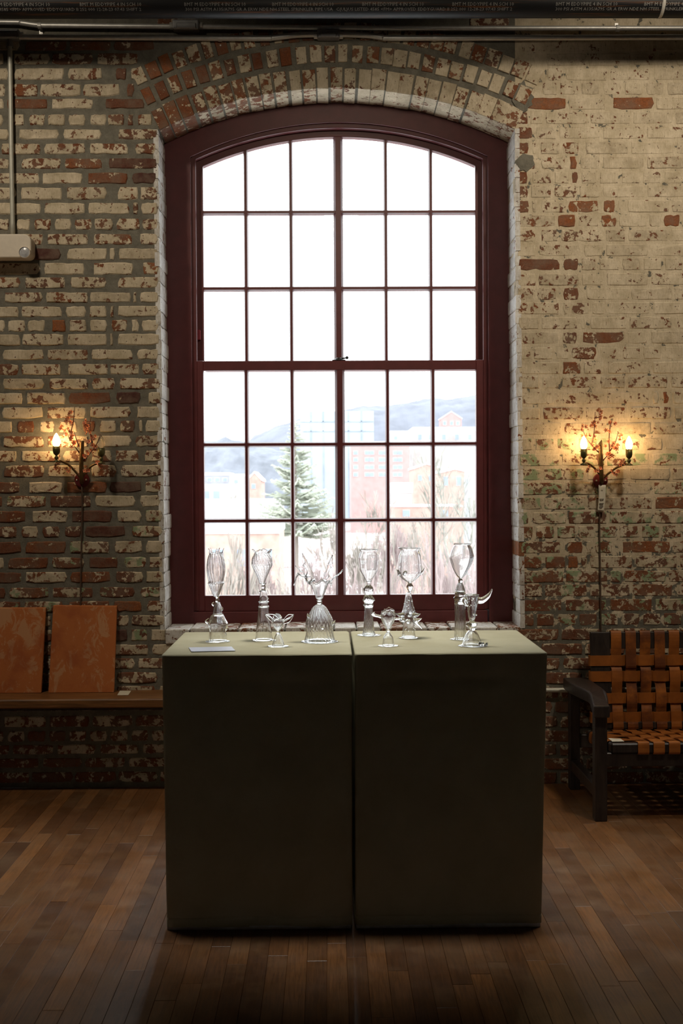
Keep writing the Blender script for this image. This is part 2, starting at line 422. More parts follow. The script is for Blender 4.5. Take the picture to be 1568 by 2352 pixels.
# left pier, read course by course: (crop scale, y offset, y0, y1, [(x0, x1, paint[, hue])])
LEFT = [
 (1.96,0,185,228,[(-20,90,.8),(110,300,.12),(310,500,.1),(510,695,.1)]),
 (1.96,0,240,292,[(-60,18,.8),(60,225,.7),(230,420,.6),(435,620,.6)]),
 (1.96,0,307,360,[(-80,40,.8),(60,290,.85),(305,460,.6),(520,570,.1),(590,640,.6)]),
 (1.96,0,378,435,[(-80,25,.6),(40,170,.3),(178,365,.7),(372,540,.75),(570,605,.1)]),
 (1.96,0,445,490,[(-70,20,.8),(30,215,.05),(230,420,.85),(470,650,.05)]),
 (1.96,0,515,565,[(-60,15,.8),(60,110,.8),(130,205,.6),(215,295,.9),(305,385,.9),(405,480,.8),(485,560,.6),(572,605,.3),(620,685,.7)]),
 (3.92,300,-12,82,[(-60,80,.9),(165,535,.95),(565,915,.8),(1060,1425,.6)]),
 (3.92,300,115,215,[(10,365,.7),(395,770,.75),(800,1155,.75),(1215,1425,.25)]),
 (3.92,300,250,345,[(-200,85,.8),(190,550,.55),(575,920,.25),(975,1425,.15,.1)]),
 (3.92,300,380,480,[(-60,355,.75),(375,745,.9),(785,1150,.1,.5),(1185,1425,.0,.0)]),
 (3.92,300,510,625,[(-250,150,.8),(185,560,.95),(595,965,.7),(1055,1250,.7),(1258,1420,.6)]),
 (3.92,300,650,755,[(-150,370,.95),(395,765,.9),(785,1165,.92),(1195,1245,.6),(1265,1425,.8)]),
 (3.92,300,795,895,[(-40,85,.6),(145,275,.85),(305,465,.35),(490,645,.9),(665,830,.6),(850,1020,.6),(1045,1265,.45),(1275,1425,.7)]),
 (3.92,300,930,1030,[(0,390,.7),(425,795,.5),(835,1190,.6),(1260,1425,.75)]),
 (3.92,300,1060,1165,[(-150,165,.8),(195,550,.0,.0),(600,965,.9),(985,1035,.9),(1065,1430,.9)]),
 (3.92,300,1190,1300,[(-100,365,.85),(395,760,.93),(835,1200,.75),(1285,1430,.35,.9)]),
 (3.92,300,1320,1420,[(-150,185,.6),(225,590,.7),(630,960,.75),(1055,1430,.75)]),
 (3.92,300,1455,1550,[(35,385,.65),(410,795,.75),(805,1180,.75),(1195,1235,.8),(1260,1430,.95)]),
 (3.92,300,1580,1680,[(-200,170,.95),(185,560,.85),(585,775,.9),(800,965,.5),(990,1030,.5),(1055,1430,.75)]),
 (3.92,300,1705,1810,[(-120,45,.9),(70,230,.9),(245,410,.85),(465,595,.02,.9),(620,785,.8),(810,965,.9),(1000,1155,.65),(1175,1255,.9),(1270,1430,.9)]),
 (3.92,300,1830,1935,[(-150,185,.8),(195,575,.75),(605,965,.85),(990,1020,.9),(1055,1435,.95)]),
 (3.92,300,1970,2065,[(20,395,.85),(425,795,.7),(815,1195,.8),(1230,1435,.9)]),
 (3.92,300,2100,2200,[(-200,170,.6),(190,550,.65),(610,975,.8),(990,1255,.75),(1275,1440,.75)]),
 (3.92,300,2230,2330,[(20,400,.85),(435,795,.7),(825,1040,.5),(1075,1445,.6)]),
 (3.92,900,5,110,[(-200,205,.85),(235,590,.75),(615,1000,.05,.4),(1040,1280,.0,.0),(1335,1450,.8)]),
 (3.92,900,135,240,[(15,390,.9),(415,780,.5),(805,1180,.7),(1225,1455,.85)]),
 (3.92,900,260,365,[(-150,110,.85),(150,310,.1),(355,490,.7),(530,700,.5),(740,865,.2),(895,1050,.7),(1080,1215,.3),(1250,1285,.8),(1305,1455,.9)]),
 (3.92,900,395,500,[(20,395,.6),(425,800,.6),(830,1185,.8),(1215,1460,.45)]),
 (3.92,900,530,630,[(-150,150,.7),(185,545,.7),(565,790,.6),(820,1010,.5),(1030,1255,.4),(1300,1460,.75)]),
 (3.92,900,660,770,[(30,400,.35),(425,790,.5),(820,1050,.6),(1085,1455,.7)]),
 (3.92,900,810,910,[(-100,175,.15),(255,565,.5),(595,965,.15),(985,1275,.0,.0),(1305,1455,.65)]),
 (3.92,900,935,1040,[(-250,20,.1),(55,415,.35),(450,820,.2,.3),(850,1220,.8),(1255,1465,.85)]),
 (3.92,900,1070,1175,[(-150,230,.1),(285,610,.5),(640,1010,.1,.2),(1055,1275,.85),(1310,1470,.75)]),
 (3.92,900,1210,1310,[(-20,155,.3),(190,345,.5),(375,540,.35),(580,735,.1),(760,1130,.05,.1),(1185,1465,.6)]),
 (3.92,900,1345,1455,[(-250,195,.1),(225,595,.12,.7),(625,985,.45,.4,1),(1030,1280,.5),(1310,1475,.9)]),
 (3.92,900,1490,1590,[(-120,40,.8),(70,435,.2),(465,760,.3),(800,1060,.05,.3),(1110,1330,.5),(1340,1480,.5)]),
 (3.92,900,1620,1720,[(-150,195,.15),(225,605,.5),(630,995,.15),(1040,1290,.4),(1310,1480,.75)]),
 (3.92,900,1760,1855,[(-100,50,.05),(80,440,.3),(470,840,.3),(890,1215,.25),(1260,1485,.7)]),
 (3.92,900,1885,1980,[(-150,185,.3),(215,575,.4),(605,985,.2),(1020,1275,.05,.8),(1320,1485,.6)]),
 (3.92,900,2015,2110,[(-200,150,.3),(200,460,.4),(500,960,.4),(1045,1160,.5),(1180,1490,.7)]),
 (3.92,1380,260,365,[(-100,300,.3),(330,470,.3),(520,960,.3),(1000,1150,.0,.0),(1175,1330,.7),(1355,1500,.8)]),
 (3.92,1380,395,490,[(-200,160,.3),(190,560,.3),(590,950,.3),(980,1335,.4),(1365,1720,.8)]),
 (3.92,1380,520,615,[(-100,270,.3),(300,640,.3),(670,970,.3),(1000,1215,.3),(1240,1600,.4)]),
 (3.92,1380,645,745,[(-80,280,.3),(310,660,.3),(690,1020,.3),(1050,1420,.55),(1450,1800,.5)]),
 (3.92,1380,770,860,[(-150,230,.3),(260,630,.3),(660,1020,.4),(1050,1400,.4),(1430,1780,.5)]),
 (3.92,1380,900,990,[(-100,270,.3),(300,670,.3),(700,1060,.3),(1090,1450,.3),(1480,1800,.4)]),
 (3.92,1380,1035,1135,[(-350,0,.3),(35,415,.4),(440,805,.22),(830,1195,.6),(1215,1570,.4)]),
 (3.92,1380,1170,1265,[(-110,35,.3),(65,225,.4),(245,415,.08),(440,600,.2),(620,780,.4),(805,965,.5),(990,1155,.5),(1180,1335,.6),(1360,1520,.6)]),
 (3.92,1380,1295,1380,[(-280,85,.2),(110,480,.3),(510,860,.45),(895,1245,.4),(1275,1640,.4)]),
 (3.92,1380,1415,1500,[(-30,350,.1),(380,740,.15),(760,1125,.35),(1155,1520,.4)]),
 (3.92,1380,1540,1635,[(-100,265,.2),(280,660,.2),(670,1050,.2),(1060,1420,.3),(1440,1800,.3)]),
]
rest_left = MB()
def arch_cut(x, z, ext=.335):                  # inside the arch masonry?
    d = math.hypot(x - XM, z - ZO)
    return z > ZS - .03 and d < RA + ext and abs(math.atan2(x - XM, z - ZO)) < A0 + .01
for sc, oy, y0, y1, row in LEFT:
    zt = W(150, oy + y0/sc, 0).z; zb = W(150, oy + y1/sc, 0).z; zc = (zt+zb)/2; h = zt - zb
    xmin = 9
    for b in row:
        x0 = W(b[0]/sc, oy + y0/sc, 0).x; x1 = W(b[1]/sc, oy + y0/sc, 0).x; xmin = min(xmin, x0)
        edge = XL(zc) if SILL < zc < ZS else 9
        x1 = min(x1, edge - .002)
        hue = b[3] if len(b) > 3 else rnd(.25, .62)
        gr = b[4] if len(b) > 4 else (1.0 if .55 < zc < 1.35 and random.random() < .3 else 0)
        put_brick(wl, x0, x1, zc, h*1.03, rnd(.003, .006), b[2] + (-.08 if b[2] > .5 else (.12 if b[2] >= .1 else .03)) + rnd(-.06, .06), hue, gr)
    x = xmin - .02
    while x > -3.9:
        L = random.choice((.19, .19, .19, .085)); rest_left.box((x-L, -.006, zc-h/2), (x, .02, zc+h/2), 0, .003); x -= L + .018
o = rest_left.build('brick', M['brick'], wl); o['kind'] = 'stuff'; o.color = (.6, .4, 0, 1)

# right pier: regular courses, special bricks where the paint has gone
SPECIAL = {238:[(1210,1300,.02,.85),(1405,1502,.12,.8)],271:[(1185,1213,.3,.4)],305:[(1184,1225,.25,.4)],340:[(1184,1215,.2,.4),(1290,1330,.45,.5)],
 374:[(1240,1300,.55,.5),(1305,1326,.05,.8)],408:[(1184,1212,.2,.4),(1310,1330,.3,.4)],440:[(1184,1213,.3,.4),(1270,1325,.42,.4)],
 474:[(1184,1215,.25,.5),(1303,1375,.3,.8),(1385,1412,.3,.8)],507:[(1280,1322,.08,.7),(1378,1416,.4,.8),(1522,1563,.03,.75)],
 541:[(1184,1230,.45,.5),(1285,1385,.5,.4)],575:[(1235,1335,.62,.4)],607:[(1187,1287,.12,.35),(1292,1330,.2,.35)],642:[(1235,1330,.56,.4)],
 675:[(1230,1280,.5,.4),(1292,1330,.25,.4)],708:[(1310,1355,.5,.4)],742:[(1330,1350,.6,.4)],776:[(1290,1326,.4,.3),(1335,1435,.22,.5)],811:[(1310,1370,.35,.5)],
 845:[(1290,1335,.25,.6)],878:[(1288,1372,.45,.6)],914:[(1518,1538,.2,.7)],1150:[(1502,1590,.18,.75)],1255:[(1300,1340,.25,.6),(1365,1408,.4,.5),(1425,1540,.25,.8)],
 1290:[(1303,1328,.05,.8)],1186:[(1220,1300,.6,.4)],1400:[(1245,1273,.02,.75)],1330:[(1430,1530,.42,.6)]}
ROWS_R = [104,137,171,204,238,271,305,340,374,408,440,474,507,541,575,607,642,675,708,742,776,811,845,878,914,949,984,1020,1056,1089,1122,1156,1189,1222,1257,1291,1324,1356,1390,1423,1457,1490,1524,1557,1590,1623,1657,1690,1722,1754,1786]
rest_right = MB()
for i, py in enumerate(ROWS_R):
    zc = W(1380, py, 0).z; h = .055 if py > 1430 else .060
    nxt = ROWS_R[i+1] if i+1 < len(ROWS_R) else py + 33
    edge = (XR(zc) if SILL - .02 < zc < ZS else W(1185 if py > 1430 else 1195, py, 0).x) + .003
    sp = []
    for key in SPECIAL:
        if abs(key - py) < 8: sp = SPECIAL[key]
    spw = [(W(a, py, 0).x, W(b, py, 0).x, p, hu) for a, b, p, hu in sp]
    header = i % 6 == 3
    low = interp([(.55, .42), (1.25, .60), (1.5, .72), (2.0, .78)], zc)
    x = edge; seg = []
    first = True
    while x < 1.95:
        L = rnd(.085, .095) if header else rnd(.185, .2)
        if first and i % 2: L = .1 if not header else .06
        first = False
        seg.append((x, x + L)); x += L + rnd(.008, .013)
    def cutout(segs, a, b):
        out = []
        for s0, s1 in segs:
            if s1 <= a or s0 >= b: out.append((s0, s1)); continue
            if a - s0 > .03: out.append((s0, a - .008))
            if s1 - b > .03: out.append((b + .008, s1))
        return out
    for a, b, p, hu in spw: seg = cutout(seg, a, b)
    full = [(a, b, p, hu) for a, b, p, hu in spw] + [(a, b, None, None) for a, b in seg]
    for a, b, p, hu in full:
        if p is None and (arch_cut(a + .02, zc) or arch_cut(a+.02, zc+.03)):
            if arch_cut(b - .02, zc): continue
            a = b - .07
            if b - a < .05: continue
        nearedge = (a - edge) < .28
        if p is not None: p = p + (.08 if hu < .7 else .04)
        green = 1.0 if 0.75 < zc < 1.62 and (nearedge or random.random() < .55) else 0
        pp = p if p is not None else low + rnd(-.1, .1) - (.06 if nearedge else 0)
        put_brick(wr, a, b, zc, h, rnd(.001, .003) if py < 1430 else rnd(.003, .006), pp, hu if hu is not None else rnd(.3, .6), green, ragged=py > 1440 or (p is not None))
    x = max(b for a, b, _, _ in full) + .012
    while x < 3.9: rest_right.box((x, -.002, zc - h/2), (x + .19, .02, zc + h/2), 0, .003); x += .2
o = rest_right.build('brick', M['brick'], wr); o['kind'] = 'stuff'; o.color = (.85, .4, 0, 1)
# mortar patches on the right of the arch
for px, py, rx, rz in ((1205, 374, .05, .036), (1199, 224, .05, .068)):
    p = W(px, py, 0); mb = MB(); n = 22
    ring = [(p.x + rx*cos(2*pi*k/n)*rnd(.7, 1.15), p.z + rz*sin(2*pi*k/n)*rnd(.75, 1.2)) for k in range(n)]
    mb.prism(ring, -.0055, .01).build('mortar_patch', M['mortar'], wr)

# voussoirs of the three arch rings
RINGS = [(RA, .090, 27, .205), (RA + .112, .080, 28, .05), (RA + .214, .080, 29, .05)]
for ri, (r0, th, cnt, depth) in enumerate(RINGS):
    step = 2*A0/cnt
    for i in range(cnt):
        a = -A0 + step*(i + .5); gap = .008 if ri == 0 else .013
        r1 = r0 + th*rnd(.93, 1.05); rs = r0 + (-rnd(.003, .006) if ri == 0 else rnd(0, .006))
        rt = i/cnt
        da = step/2 - gap/r0*rnd(.4, .95) + (.002 if rt > .55 else 0)
        jit = rnd(-.002, .002)
        quad = []
        for (rr, sgn) in ((rs, -1), (rs, 1), ((rs+r1)/2, 1.0), (r1, 1), (r1, -1), ((rs+r1)/2, -1)):
            x, z = arcpt(rr + rnd(-.0025, .0025), a + sgn*da + jit); quad.append((x, z))
        cx = sum(q[0] for q in quad)/6; cz = sum(q[1] for q in quad)/6
        n = 6; pr = rnd(.004, .009)
        ins = [(cx + (x-cx)*.93, cz + (z-cz)*.95) for x, z in quad]
        vs_ = [(x, depth, z) for x, z in quad] + [(x, -pr + .003, z) for x, z in quad] + [(x, -pr, z) for x, z in ins]
        fs_ = [(k, (k+1) % n, (k+1) % n + n, k+n) for k in range(n)] + [(k+n, (k+1) % n + n, (k+1) % n + 2*n, k+2*n) for k in range(n)] + [tuple(range(2*n, 3*n)), tuple(range(n-1, -1, -1))]
        o = MB().add(vs_, fs_).build('brick', M['brick'], ar)
        paint = rnd(.55, .9) if ri == 0 else (rnd(.05, .6) if rt < .5 else rnd(.4, .85))
        if ri == 0 and rt < .35: paint = rnd(.25, .7)
        if ri == 1 and .1 < rt < .45: paint = random.choice((.05, .1, .3, .6))
        o.color = (paint, rnd(.3, .75), 0, 1)
# courses between arch and ceiling
for i in range(11):
    zc = ZC + .02 + .0685*i; x = xl + (.06 if i % 2 else 0)
    while x < xr - .1:
        if not (arch_cut(x + .02, zc, .34) or arch_cut(x + .17, zc, .34)):
            put_brick(ar, x, x + .185, zc, .054, rnd(.004, .008), rnd(.1, .6), rnd(.2, .5), 0)
        x += .203
# white painted reveal bricks
def reveal(parent, edge, side):
    z = SILL; 
    while z < ZS - .01:
        h = min(.0655, ZS - z + .002); e = edge(z + h/2); j = rnd(-.002, .003); k = rnd(-.004, .004); t = .02
        lo, hi = (e - t, e + .003 + j) if side > 0 else (e - .003 - j, e + t)
        mb = MB(); nn_ = 5; vs_ = []
        inner = hi if side > 0 else lo; outer = lo if side > 0 else hi
        ys = [-.003 + rnd(-.002, .003)] + [REV*t_ for t_ in (.25, .5, .75)] + [REV + .03]
        for y in ys:
            q = inner + side*(k*y/REV + rnd(-.0025, .0025)); g = rnd(0, .0012)
            vs_ += [(outer, y, z + .001), (q - side*.0018, y, z + g), (q, y, z + .007), (q, y, z + h - .008), (q - side*.0022, y, z + h - g), (outer, y, z + h - .001)]
        fs_ = []
        for a in range(4):
            for b in range(6):
                b2 = (b+1) % 6; fs_.append((a*6+b, a*6+b2, (a+1)*6+b2, (a+1)*6+b))
        fs_ += [tuple(range(6)), tuple(range(29, 23, -1))]
        o = mb.add(vs_, fs_).build('reveal_brick', M['reveal'], parent); o.color = (rnd(.74, .98), rnd(.4, .8), 0, 1)
        if side < 0 and abs(z + h/2 - W(1200, 1258, 0).z) < .035: o.color = (.0, .95, 0, 1)
        z += h + .0012
reveal(wl, XL, 1); reveal(wr, XR, -1)
# sill bricks
x = XL(.75) + .005
while x < XR(.75) - .05:
    L = min(rnd(.095, .11), XR(.75) - x - .004)
    o = MB().box((x, -.012 + rnd(-.004, .004), SILL - .06), (x + L, REV + .03, SILL + rnd(.006, .013)), 0, .004).build('brick', M['reveal'], sl)
    o.color = (rnd(.45, .8), rnd(.4, .7), 0, 1); x += L + .007

# ------------------------------------------------------------------ floor boards
bw = .0575; cols = int(5.6/bw)
boards = []
for c in range(cols):
    x = -2.8 + c*bw; y = -.002 - rnd(0, .9)
    prev = -.002
    while prev > -3.7:
        L = rnd(.35, 1.25); e = prev - L if prev < -.01 else y - .05
        boards.append((x, e, prev)); prev = e
def bmesh_board(L):
    w, t, c = bw - .0007, .018, .0006
    return [(-w/2,-L/2,-t),(w/2,-L/2,-t),(w/2,L/2,-t),(-w/2,L/2,-t),(-w/2,-L/2,-c),(w/2,-L/2,-c),(w/2,L/2,-c),(-w/2,L/2,-c),(-w/2+c,-L/2+c,0),(w/2-c,-L/2+c,0),(w/2-c,L/2-c,0),(-w/2+c,L/2-c,0)], \
           [(0,1,5,4),(1,2,6,5),(2,3,7,6),(3,0,4,7),(4,5,9,8),(5,6,10,9),(6,7,11,10),(7,4,8,11),(8,9,10,11)]
bme = MB().add(*bmesh_board(.8)).mesh('floor_board', M['floor'])
def score(b):
    x, e, s = b; best = 0
    for yy in (e, (e+s)/2, s):
        if yy < -4.8: continue
        px, py = project((x, yy, 0))
        if -20 < px < 1588 and py < 2360 and not (385 < px < 1240 and py < 2135): best = max(best, (py - 1126))
    return best * (s - e) if best else 0
boards.sort(key=score, reverse=True); stuff = MB()
for i, b in enumerate(boards):
    x, e, s = b; L = s - e
    if i < 300 and score(b) > 0:
        o = bpy.data.objects.new('floor_board', bme); COL.objects.link(o); o.parent = fl
        o.location = (x, (e+s)/2, rnd(-.0009, .0)); o.scale = (1, (L - .0012)/.8, 1); o.rotation_euler = (0, rnd(-.006, .006), 0)
        o.color = (min(1, max(0, random.gauss(.43, .2))), 0, 0, 1)
    else:
        vs_, fs_ = bmesh_board(L - .0012); stuff.add([(x+a, (e+s)/2+b_, z_) for a, b_, z_ in vs_], fs_)
o = stuff.build('floor_board', M['floor'], fl); o['kind'] = 'stuff'; o.color = (.45, 0, 0, 1)

# ------------------------------------------------------------------ window
YF = REV + .005
win = struct(bpy.data.objects.new('window_1', None), 'tall arched maroon sash window of thirty-six panes'); COL.objects.link(win)
def arcz(pxl, pyl, pxr, pyr, pyc, Y, ext=0):
    a = W(pxl, pyl, Y); b = W(pxr, pyr, Y); c = W((pxl+pxr)/2, pyc, Y)
    zs = (a.z + b.z)/2; hw = (b.x - a.x)/2; s = c.z - zs; r = (hw*hw + s*s)/(2*s); xm = (a.x+b.x)/2; z0 = c.z - r
    return a.x, b.x, zs, lambda x: z0 + math.sqrt(max(0, r*r - (x - xm)**2))
def archpath(pxl, pyl, pxr, pyr, pyc, pyb, Y, n=36):
    x0, x1, zs, f = arcz(pxl, pyl, pxr, pyr, pyc, Y); zb = W((pxl+pxr)/2, pyb, Y).z
    pts = [(x0, zb)] + [(x0 + (x1-x0)*i/n, f(x0 + (x1-x0)*i/n)) for i in range(n+1)] + [(x1, zb)]
    return pts
fm = M['frame']
po = archpath(376, 322, 1180, 318, 228, 1440, YF); pi_ = archpath(437, 361, 1120, 358, 281, 1440, YF)
MB().band(po, pi_, YF, YF + .16).build('casing', fm, win, bevel=.002)
po2 = archpath(434, 358, 1123, 355, 279, 1402, YF+.02); pi2 = archpath(449, 367, 1108, 364, 294, 1402, YF+.02)
MB().band(po2, pi2, YF + .018, YF + .15).build('stop_moulding', fm, win, bevel=.004)
sb0, sb1 = W(437, 1437, YF), W(1120, 1402, YF)
MB().box((sb0.x, YF + .004, sb0.z), (sb1.x, YF + .16, sb1.z), 0, .003).build('window_stool', fm, win)
YU, YL = YF + .085, YF + .045                  # glass planes
GX_U = [467, 560.3, 570.3, 663.8, 673.3, 766.3, 787.8, 881.2, 890.3, 984.2, 993.3, 1089]
GX_L = [469.5, 561.8, 572.2, 666.8, 676.8, 769.8, 792.2, 885.2, 895.2, 989.2, 999.2, 1092.5]
GY = [(0, 483.8), (493.2, 658.3), (668.2, 829), (852, 1015.3), (1025.8, 1189.8), (1200.2, 1365)]
# upper sash
gx0, gx1, gzs, garc = arcz(466.5, 386, 1089.5, 383, 317.5, YU)
us = MB()
zt = lambda py, Y=YU: W(778, py, Y).z
po3 = archpath(446, 372, 1110, 369, 296, 829, YU); pi3 = archpath(466.5, 386, 1089.5, 383, 317.5, 829, YU)
us.band(po3, pi3, YU - .022, YU + .022)
us.box((W(466, 0, YU).x, YU - .022, zt(853)), (W(1090, 0, YU).x, YU + .022, zt(829)))
upper = us.build('upper_sash', fm, win, bevel=.003)
XU = [W(x, 600, YU).x for x in GX_U]
def muntin_v(x0, x1, z0, z1, Y, par, nm='muntin'):
    MB().add([(x0, Y-.004, z0), (x1, Y-.004, z0), (x1-(x1-x0)*.22, Y-.02, z0), (x0+(x1-x0)*.22, Y-.02, z0), (x0, Y+.02, z0), (x1, Y+.02, z0),
              (x0, Y-.004, z1), (x1, Y-.004, z1), (x1-(x1-x0)*.22, Y-.02, z1), (x0+(x1-x0)*.22, Y-.02, z1), (x0, Y+.02, z1), (x1, Y+.02, z1)],
             [(0,3,2,1,5,4),(6,7,8,9,10,11)[::1],(3,9,8,2),(2,8,7,1),(1,7,11,5),(5,11,10,4),(4,10,6,0),(0,6,9,3)]).build(nm, fm, par)
def muntin_h(x0, x1, z0, z1, Y, par):
    h = z1 - z0
    MB().add([(x0, Y-.003, z0), (x0, Y-.019, z0+h*.22), (x0, Y-.019, z1-h*.22), (x0, Y-.003, z1), (x0, Y+.019, z1), (x0, Y+.019, z0),
              (x1, Y-.003, z0), (x1, Y-.019, z0+h*.22), (x1, Y-.019, z1-h*.22), (x1, Y-.003, z1), (x1, Y+.019, z1), (x1, Y+.019, z0)],
             [(0,1,2,3,4,5),(11,10,9,8,7,6),(0,6,7,1),(1,7,8,2),(2,8,9,3),(3,9,10,4),(4,10,11,5),(5,11,6,0)]).build('muntin', fm, par)
for i in range(5): muntin_v(XU[2*i+1], XU[2*i+2], zt(831), garc((XU[2*i+1]+XU[2*i+2])/2) + .004, YU, upper, 'mullion' if i == 2 else 'muntin')
for a, b in ((483.8, 493.2), (658.3, 668.2)): muntin_h(XU[0]-.003, XU[11]+.003, zt(b), zt(a), YU, upper)
for ci in range(6):
    xa, xb = XU[2*ci] - .003, XU[2*ci+1] + .003
    for ri in range(3):
        zb = zt(GY[ri][1]) - .003
        if ri == 0: poly = [(xa, zb), (xb, zb)] + [(xb + (xa-xb)*i/8, garc(min(max(xb + (xa-xb)*i/8, gx0), gx1)) + .003) for i in range(9)]
        else: za = zt(GY[ri][0]) + .003; poly = [(xa, zb), (xb, zb), (xb, za), (xa, za)]
        MB().prism(poly, YU + .003, YU + .006).build('pane', M['pane'], upper)
# lower sash
zl = lambda py: W(778, py, YL).z
XLw = [W(x, 1100, YL).x for x in GX_L]
ls = MB()
xa, xb = W(449, 1100, YL).x, W(1111, 1100, YL).x
for a, b in (((xa, zl(1402)), (XLw[0], zl(829))), ((XLw[11], zl(1402)), (xb, zl(829))), ((XLw[0], zl(1402)), (XLw[11], zl(1365.5))), ((XLw[0], zl(851)), (XLw[11], zl(829.5)))):
    ls.box((a[0], YL - .022, a[1]), (b[0], YL + .018, b[1]), 0, .002)
lower = ls.build('lower_sash', fm, win)
for i in range(5): muntin_v(XLw[2*i+1], XLw[2*i+2], zl(1367), zl(850), YL, lower, 'mullion' if i == 2 else 'muntin')
for a, b in ((1015.3, 1025.8), (1189.8, 1200.2)): muntin_h(XLw[0]-.003, XLw[11]+.003, zl(b), zl(a), YL, lower)
for ci in range(6):
    for ri in range(3, 6):
        MB().box((XLw[2*ci]-.003, YL+.003, zl(GY[ri][1])-.003), (XLw[2*ci+1]+.003, YL+.006, zl(GY[ri][0])+.003)).build('pane', M['pane'], lower)
# sash lock and stop block
p = W(778, 829, YL - .005); dk = plain('dark_bronze_lock', (.03, .028, .026), .35, .7)
mb = MB(); mb.box((p.x-.032, YL-.02, p.z), (p.x+.032, YL+.015, p.z+.005), 0, .002)
mb.lathe([(.018, .005), (.017, .012), (.009, .016)], (p.x, YL-.003, p.z), 16, capt=True)
mb.tube([(p.x, YL-.004, p.z+.012), (p.x+.022, YL-.008, p.z+.012), (p.x+.034, YL-.01, p.z+.014)], [.004, .004, .003], 8)
mb.lathe([(.001, -.008), (.006, -.005), (.008, 0), (.006, .005), (.001, .008)], (p.x+.039, YL-.01, p.z+.015), 12)
mb.build('sash_lock', dk, lower, True)
p = W(456, 770, YU - .022)
MB().box((p.x-.010, YU-.04, p.z-.024), (p.x+.010, YU-.018, p.z+.024), 0, .002).build('stop_block', plain('red_stop_block', (.26, .03, .045), .4), upper)

# ------------------------------------------------------------------ plinths under cloth
PZ = .855; PF = -1.81
def on_front(px, py): return W(px, py, PF)
PB = onz(790, 1449, PZ).y
def plinth(pxl_t, pxr_t, pxl_b, pxr_b, label, seed, skew):
    x0, x1 = W(pxl_t, 1500, PF).x, W(pxr_t, 1500, PF).x; b0, b1 = W(pxl_b, 2130, PF).x, W(pxr_b, 2130, PF).x
    t = thing('draped_plinth', ((x0+x1)/2, (PF+PB)/2, 0), label, 'plinth', 'cloth covered plinths')
    nz, per = 60, []
    rc = .010
    def outline(a0, a1, f, bk, r, nseg=40):
        pts = []
        def line(p, q, n):
            for i in range(n): pts.append((p[0]+(q[0]-p[0])*i/n, p[1]+(q[1]-p[1])*i/n))
        c = [(a0, f), (a1, f), (a1, bk), (a0, bk)]
        line((a0+r, f), (a1-r, f), nseg); line((a1-r*.3, f+r*.3), (a1-r*.3, f+r*.3), 1)
        line((a1, f+r), (a1, bk-r), nseg); line((a1-r*.3, bk-r*.3), (a1-r*.3, bk-r*.3), 1)
        line((a1-r, bk), (a0+r, bk), nseg); line((a0+r*.3, bk-r*.3), (a0+r*.3, bk-r*.3), 1)
        line((a0, bk-r), (a0, f+r), nseg); line((a0+r*.3, f+r*.3), (a0+r*.3, f+r*.3), 1)
        return pts
    rings = []
    zs = [.010, .012, .030, .0375, .0385, .0395, .045] + [.06 + (PZ-.03-.06)*i/nz for i in range(nz+1)] + [PZ-.016, PZ-.008, PZ-.003]
    for z in zs:
        u = z/PZ; a0 = b0 + (x0-b0)*u; a1 = b1 + (x1-b1)*u
        pts = outline(a0, a1, PF, PB, rc); ring = []
        for k, (x, y) in enumerate(pts):
            side = k // 41; nx, ny = ((0,-1), (1,0), (0,1), (-1,0))[side]
            s_ = (x - a0)/(a1-a0) if side in (0, 2) else (y - PF)/(PB-PF)
            q = Vector((s_*1.3 + seed, side*3.1, z*1.3))
            env = min(1, (PZ - z)/.06)*min(1, max(.15, min(s_, 1-s_)*10))
            d = noise.noise(q*2.0)*.008*env + noise.noise(Vector((s_*3 + z*2.2 + seed, side, z*4.5 - s_*2)))*.0065*env
            d += .005*env*math.exp(-((z - (PZ-.075 - .015*s_ + .01*noise.noise(Vector((s_*3, seed, 0)))))/.018)**2)*-1*(.4+.6*sin(pi*s_))
            d += .0016*sin(26*(z*.75 + s_*.55) + seed)*env*max(0, noise.noise(q*1.7 + Vector((9, 0, 0)))+.3)
            if (side == 1 and skew > 0) or (side == 3 and skew < 0): d *= .15
            if .0375 < z < .0395: d -= .0012
            if z <= .0375: d += .0006
            ring.append((x + nx*d + (skew*s_ if side in ((1,) if skew > 0 else (3,)) else 0), y + ny*d, z + (.003*noise.noise(Vector((s_*6, side, seed))) if z < .02 else 0)))
        rings.append(ring)
    for ins, zz in ((.0035, PZ-.0008), (.010, PZ), (.03, PZ+.0003), (.07, PZ), (.13, PZ), (.19, PZ), (.25, PZ), (.285, PZ)):
        ring = []
        for (x, y) in outline(x0, x1, PF, PB, rc):
            cx, cy = (x0+x1)/2, (PF+PB)/2; hx, hy = (x1-x0)/2, (PB-PF)/2
            fx = max(0, hx-ins)/hx; fy = max(0, hy-ins)/hy
            X, Y = cx+(x-cx)*fx, cy+(y-cy)*fy
            ring.append((X, Y, zz + .0012*noise.noise(Vector((X*5, Y*14, seed)))*(1 if ins > .01 else 0)))
        rings.append(ring)
    n = len(rings[0]); vs_ = [v for r_ in rings for v in r_]; fs_ = []
    for i in range(len(rings)-1):
        for k in range(n): fs_.append((i*n+k, i*n+(k+1) % n, (i+1)*n+(k+1) % n, (i+1)*n+k))
    fs_.append(tuple((len(rings)-1)*n + k for k in range(n)))
    MB().add(vs_, fs_).build('cloth_cover', M['cloth'], t, True)
    MB().box((b0+.004, PF+.001, 0), (b1-.004, PB-.004, .0115)).build('plinth_base', M['white'], t)
    # stitched top edge
    e = spline([(x0+.006+(x1-x0-.012)*i/12, PF-.0008, PZ-.004+.0012*noise.noise(Vector((i*.7, seed, 0)))) for i in range(13)], 3)
    MB().tube(e, .0017, 6).build('seam', M['cloth'], t, True)
    return t
plinth(369.5, 808, 381, 809, 'olive cloth covered plinth standing nearer the leaning orange panels', 1.7, .0012)
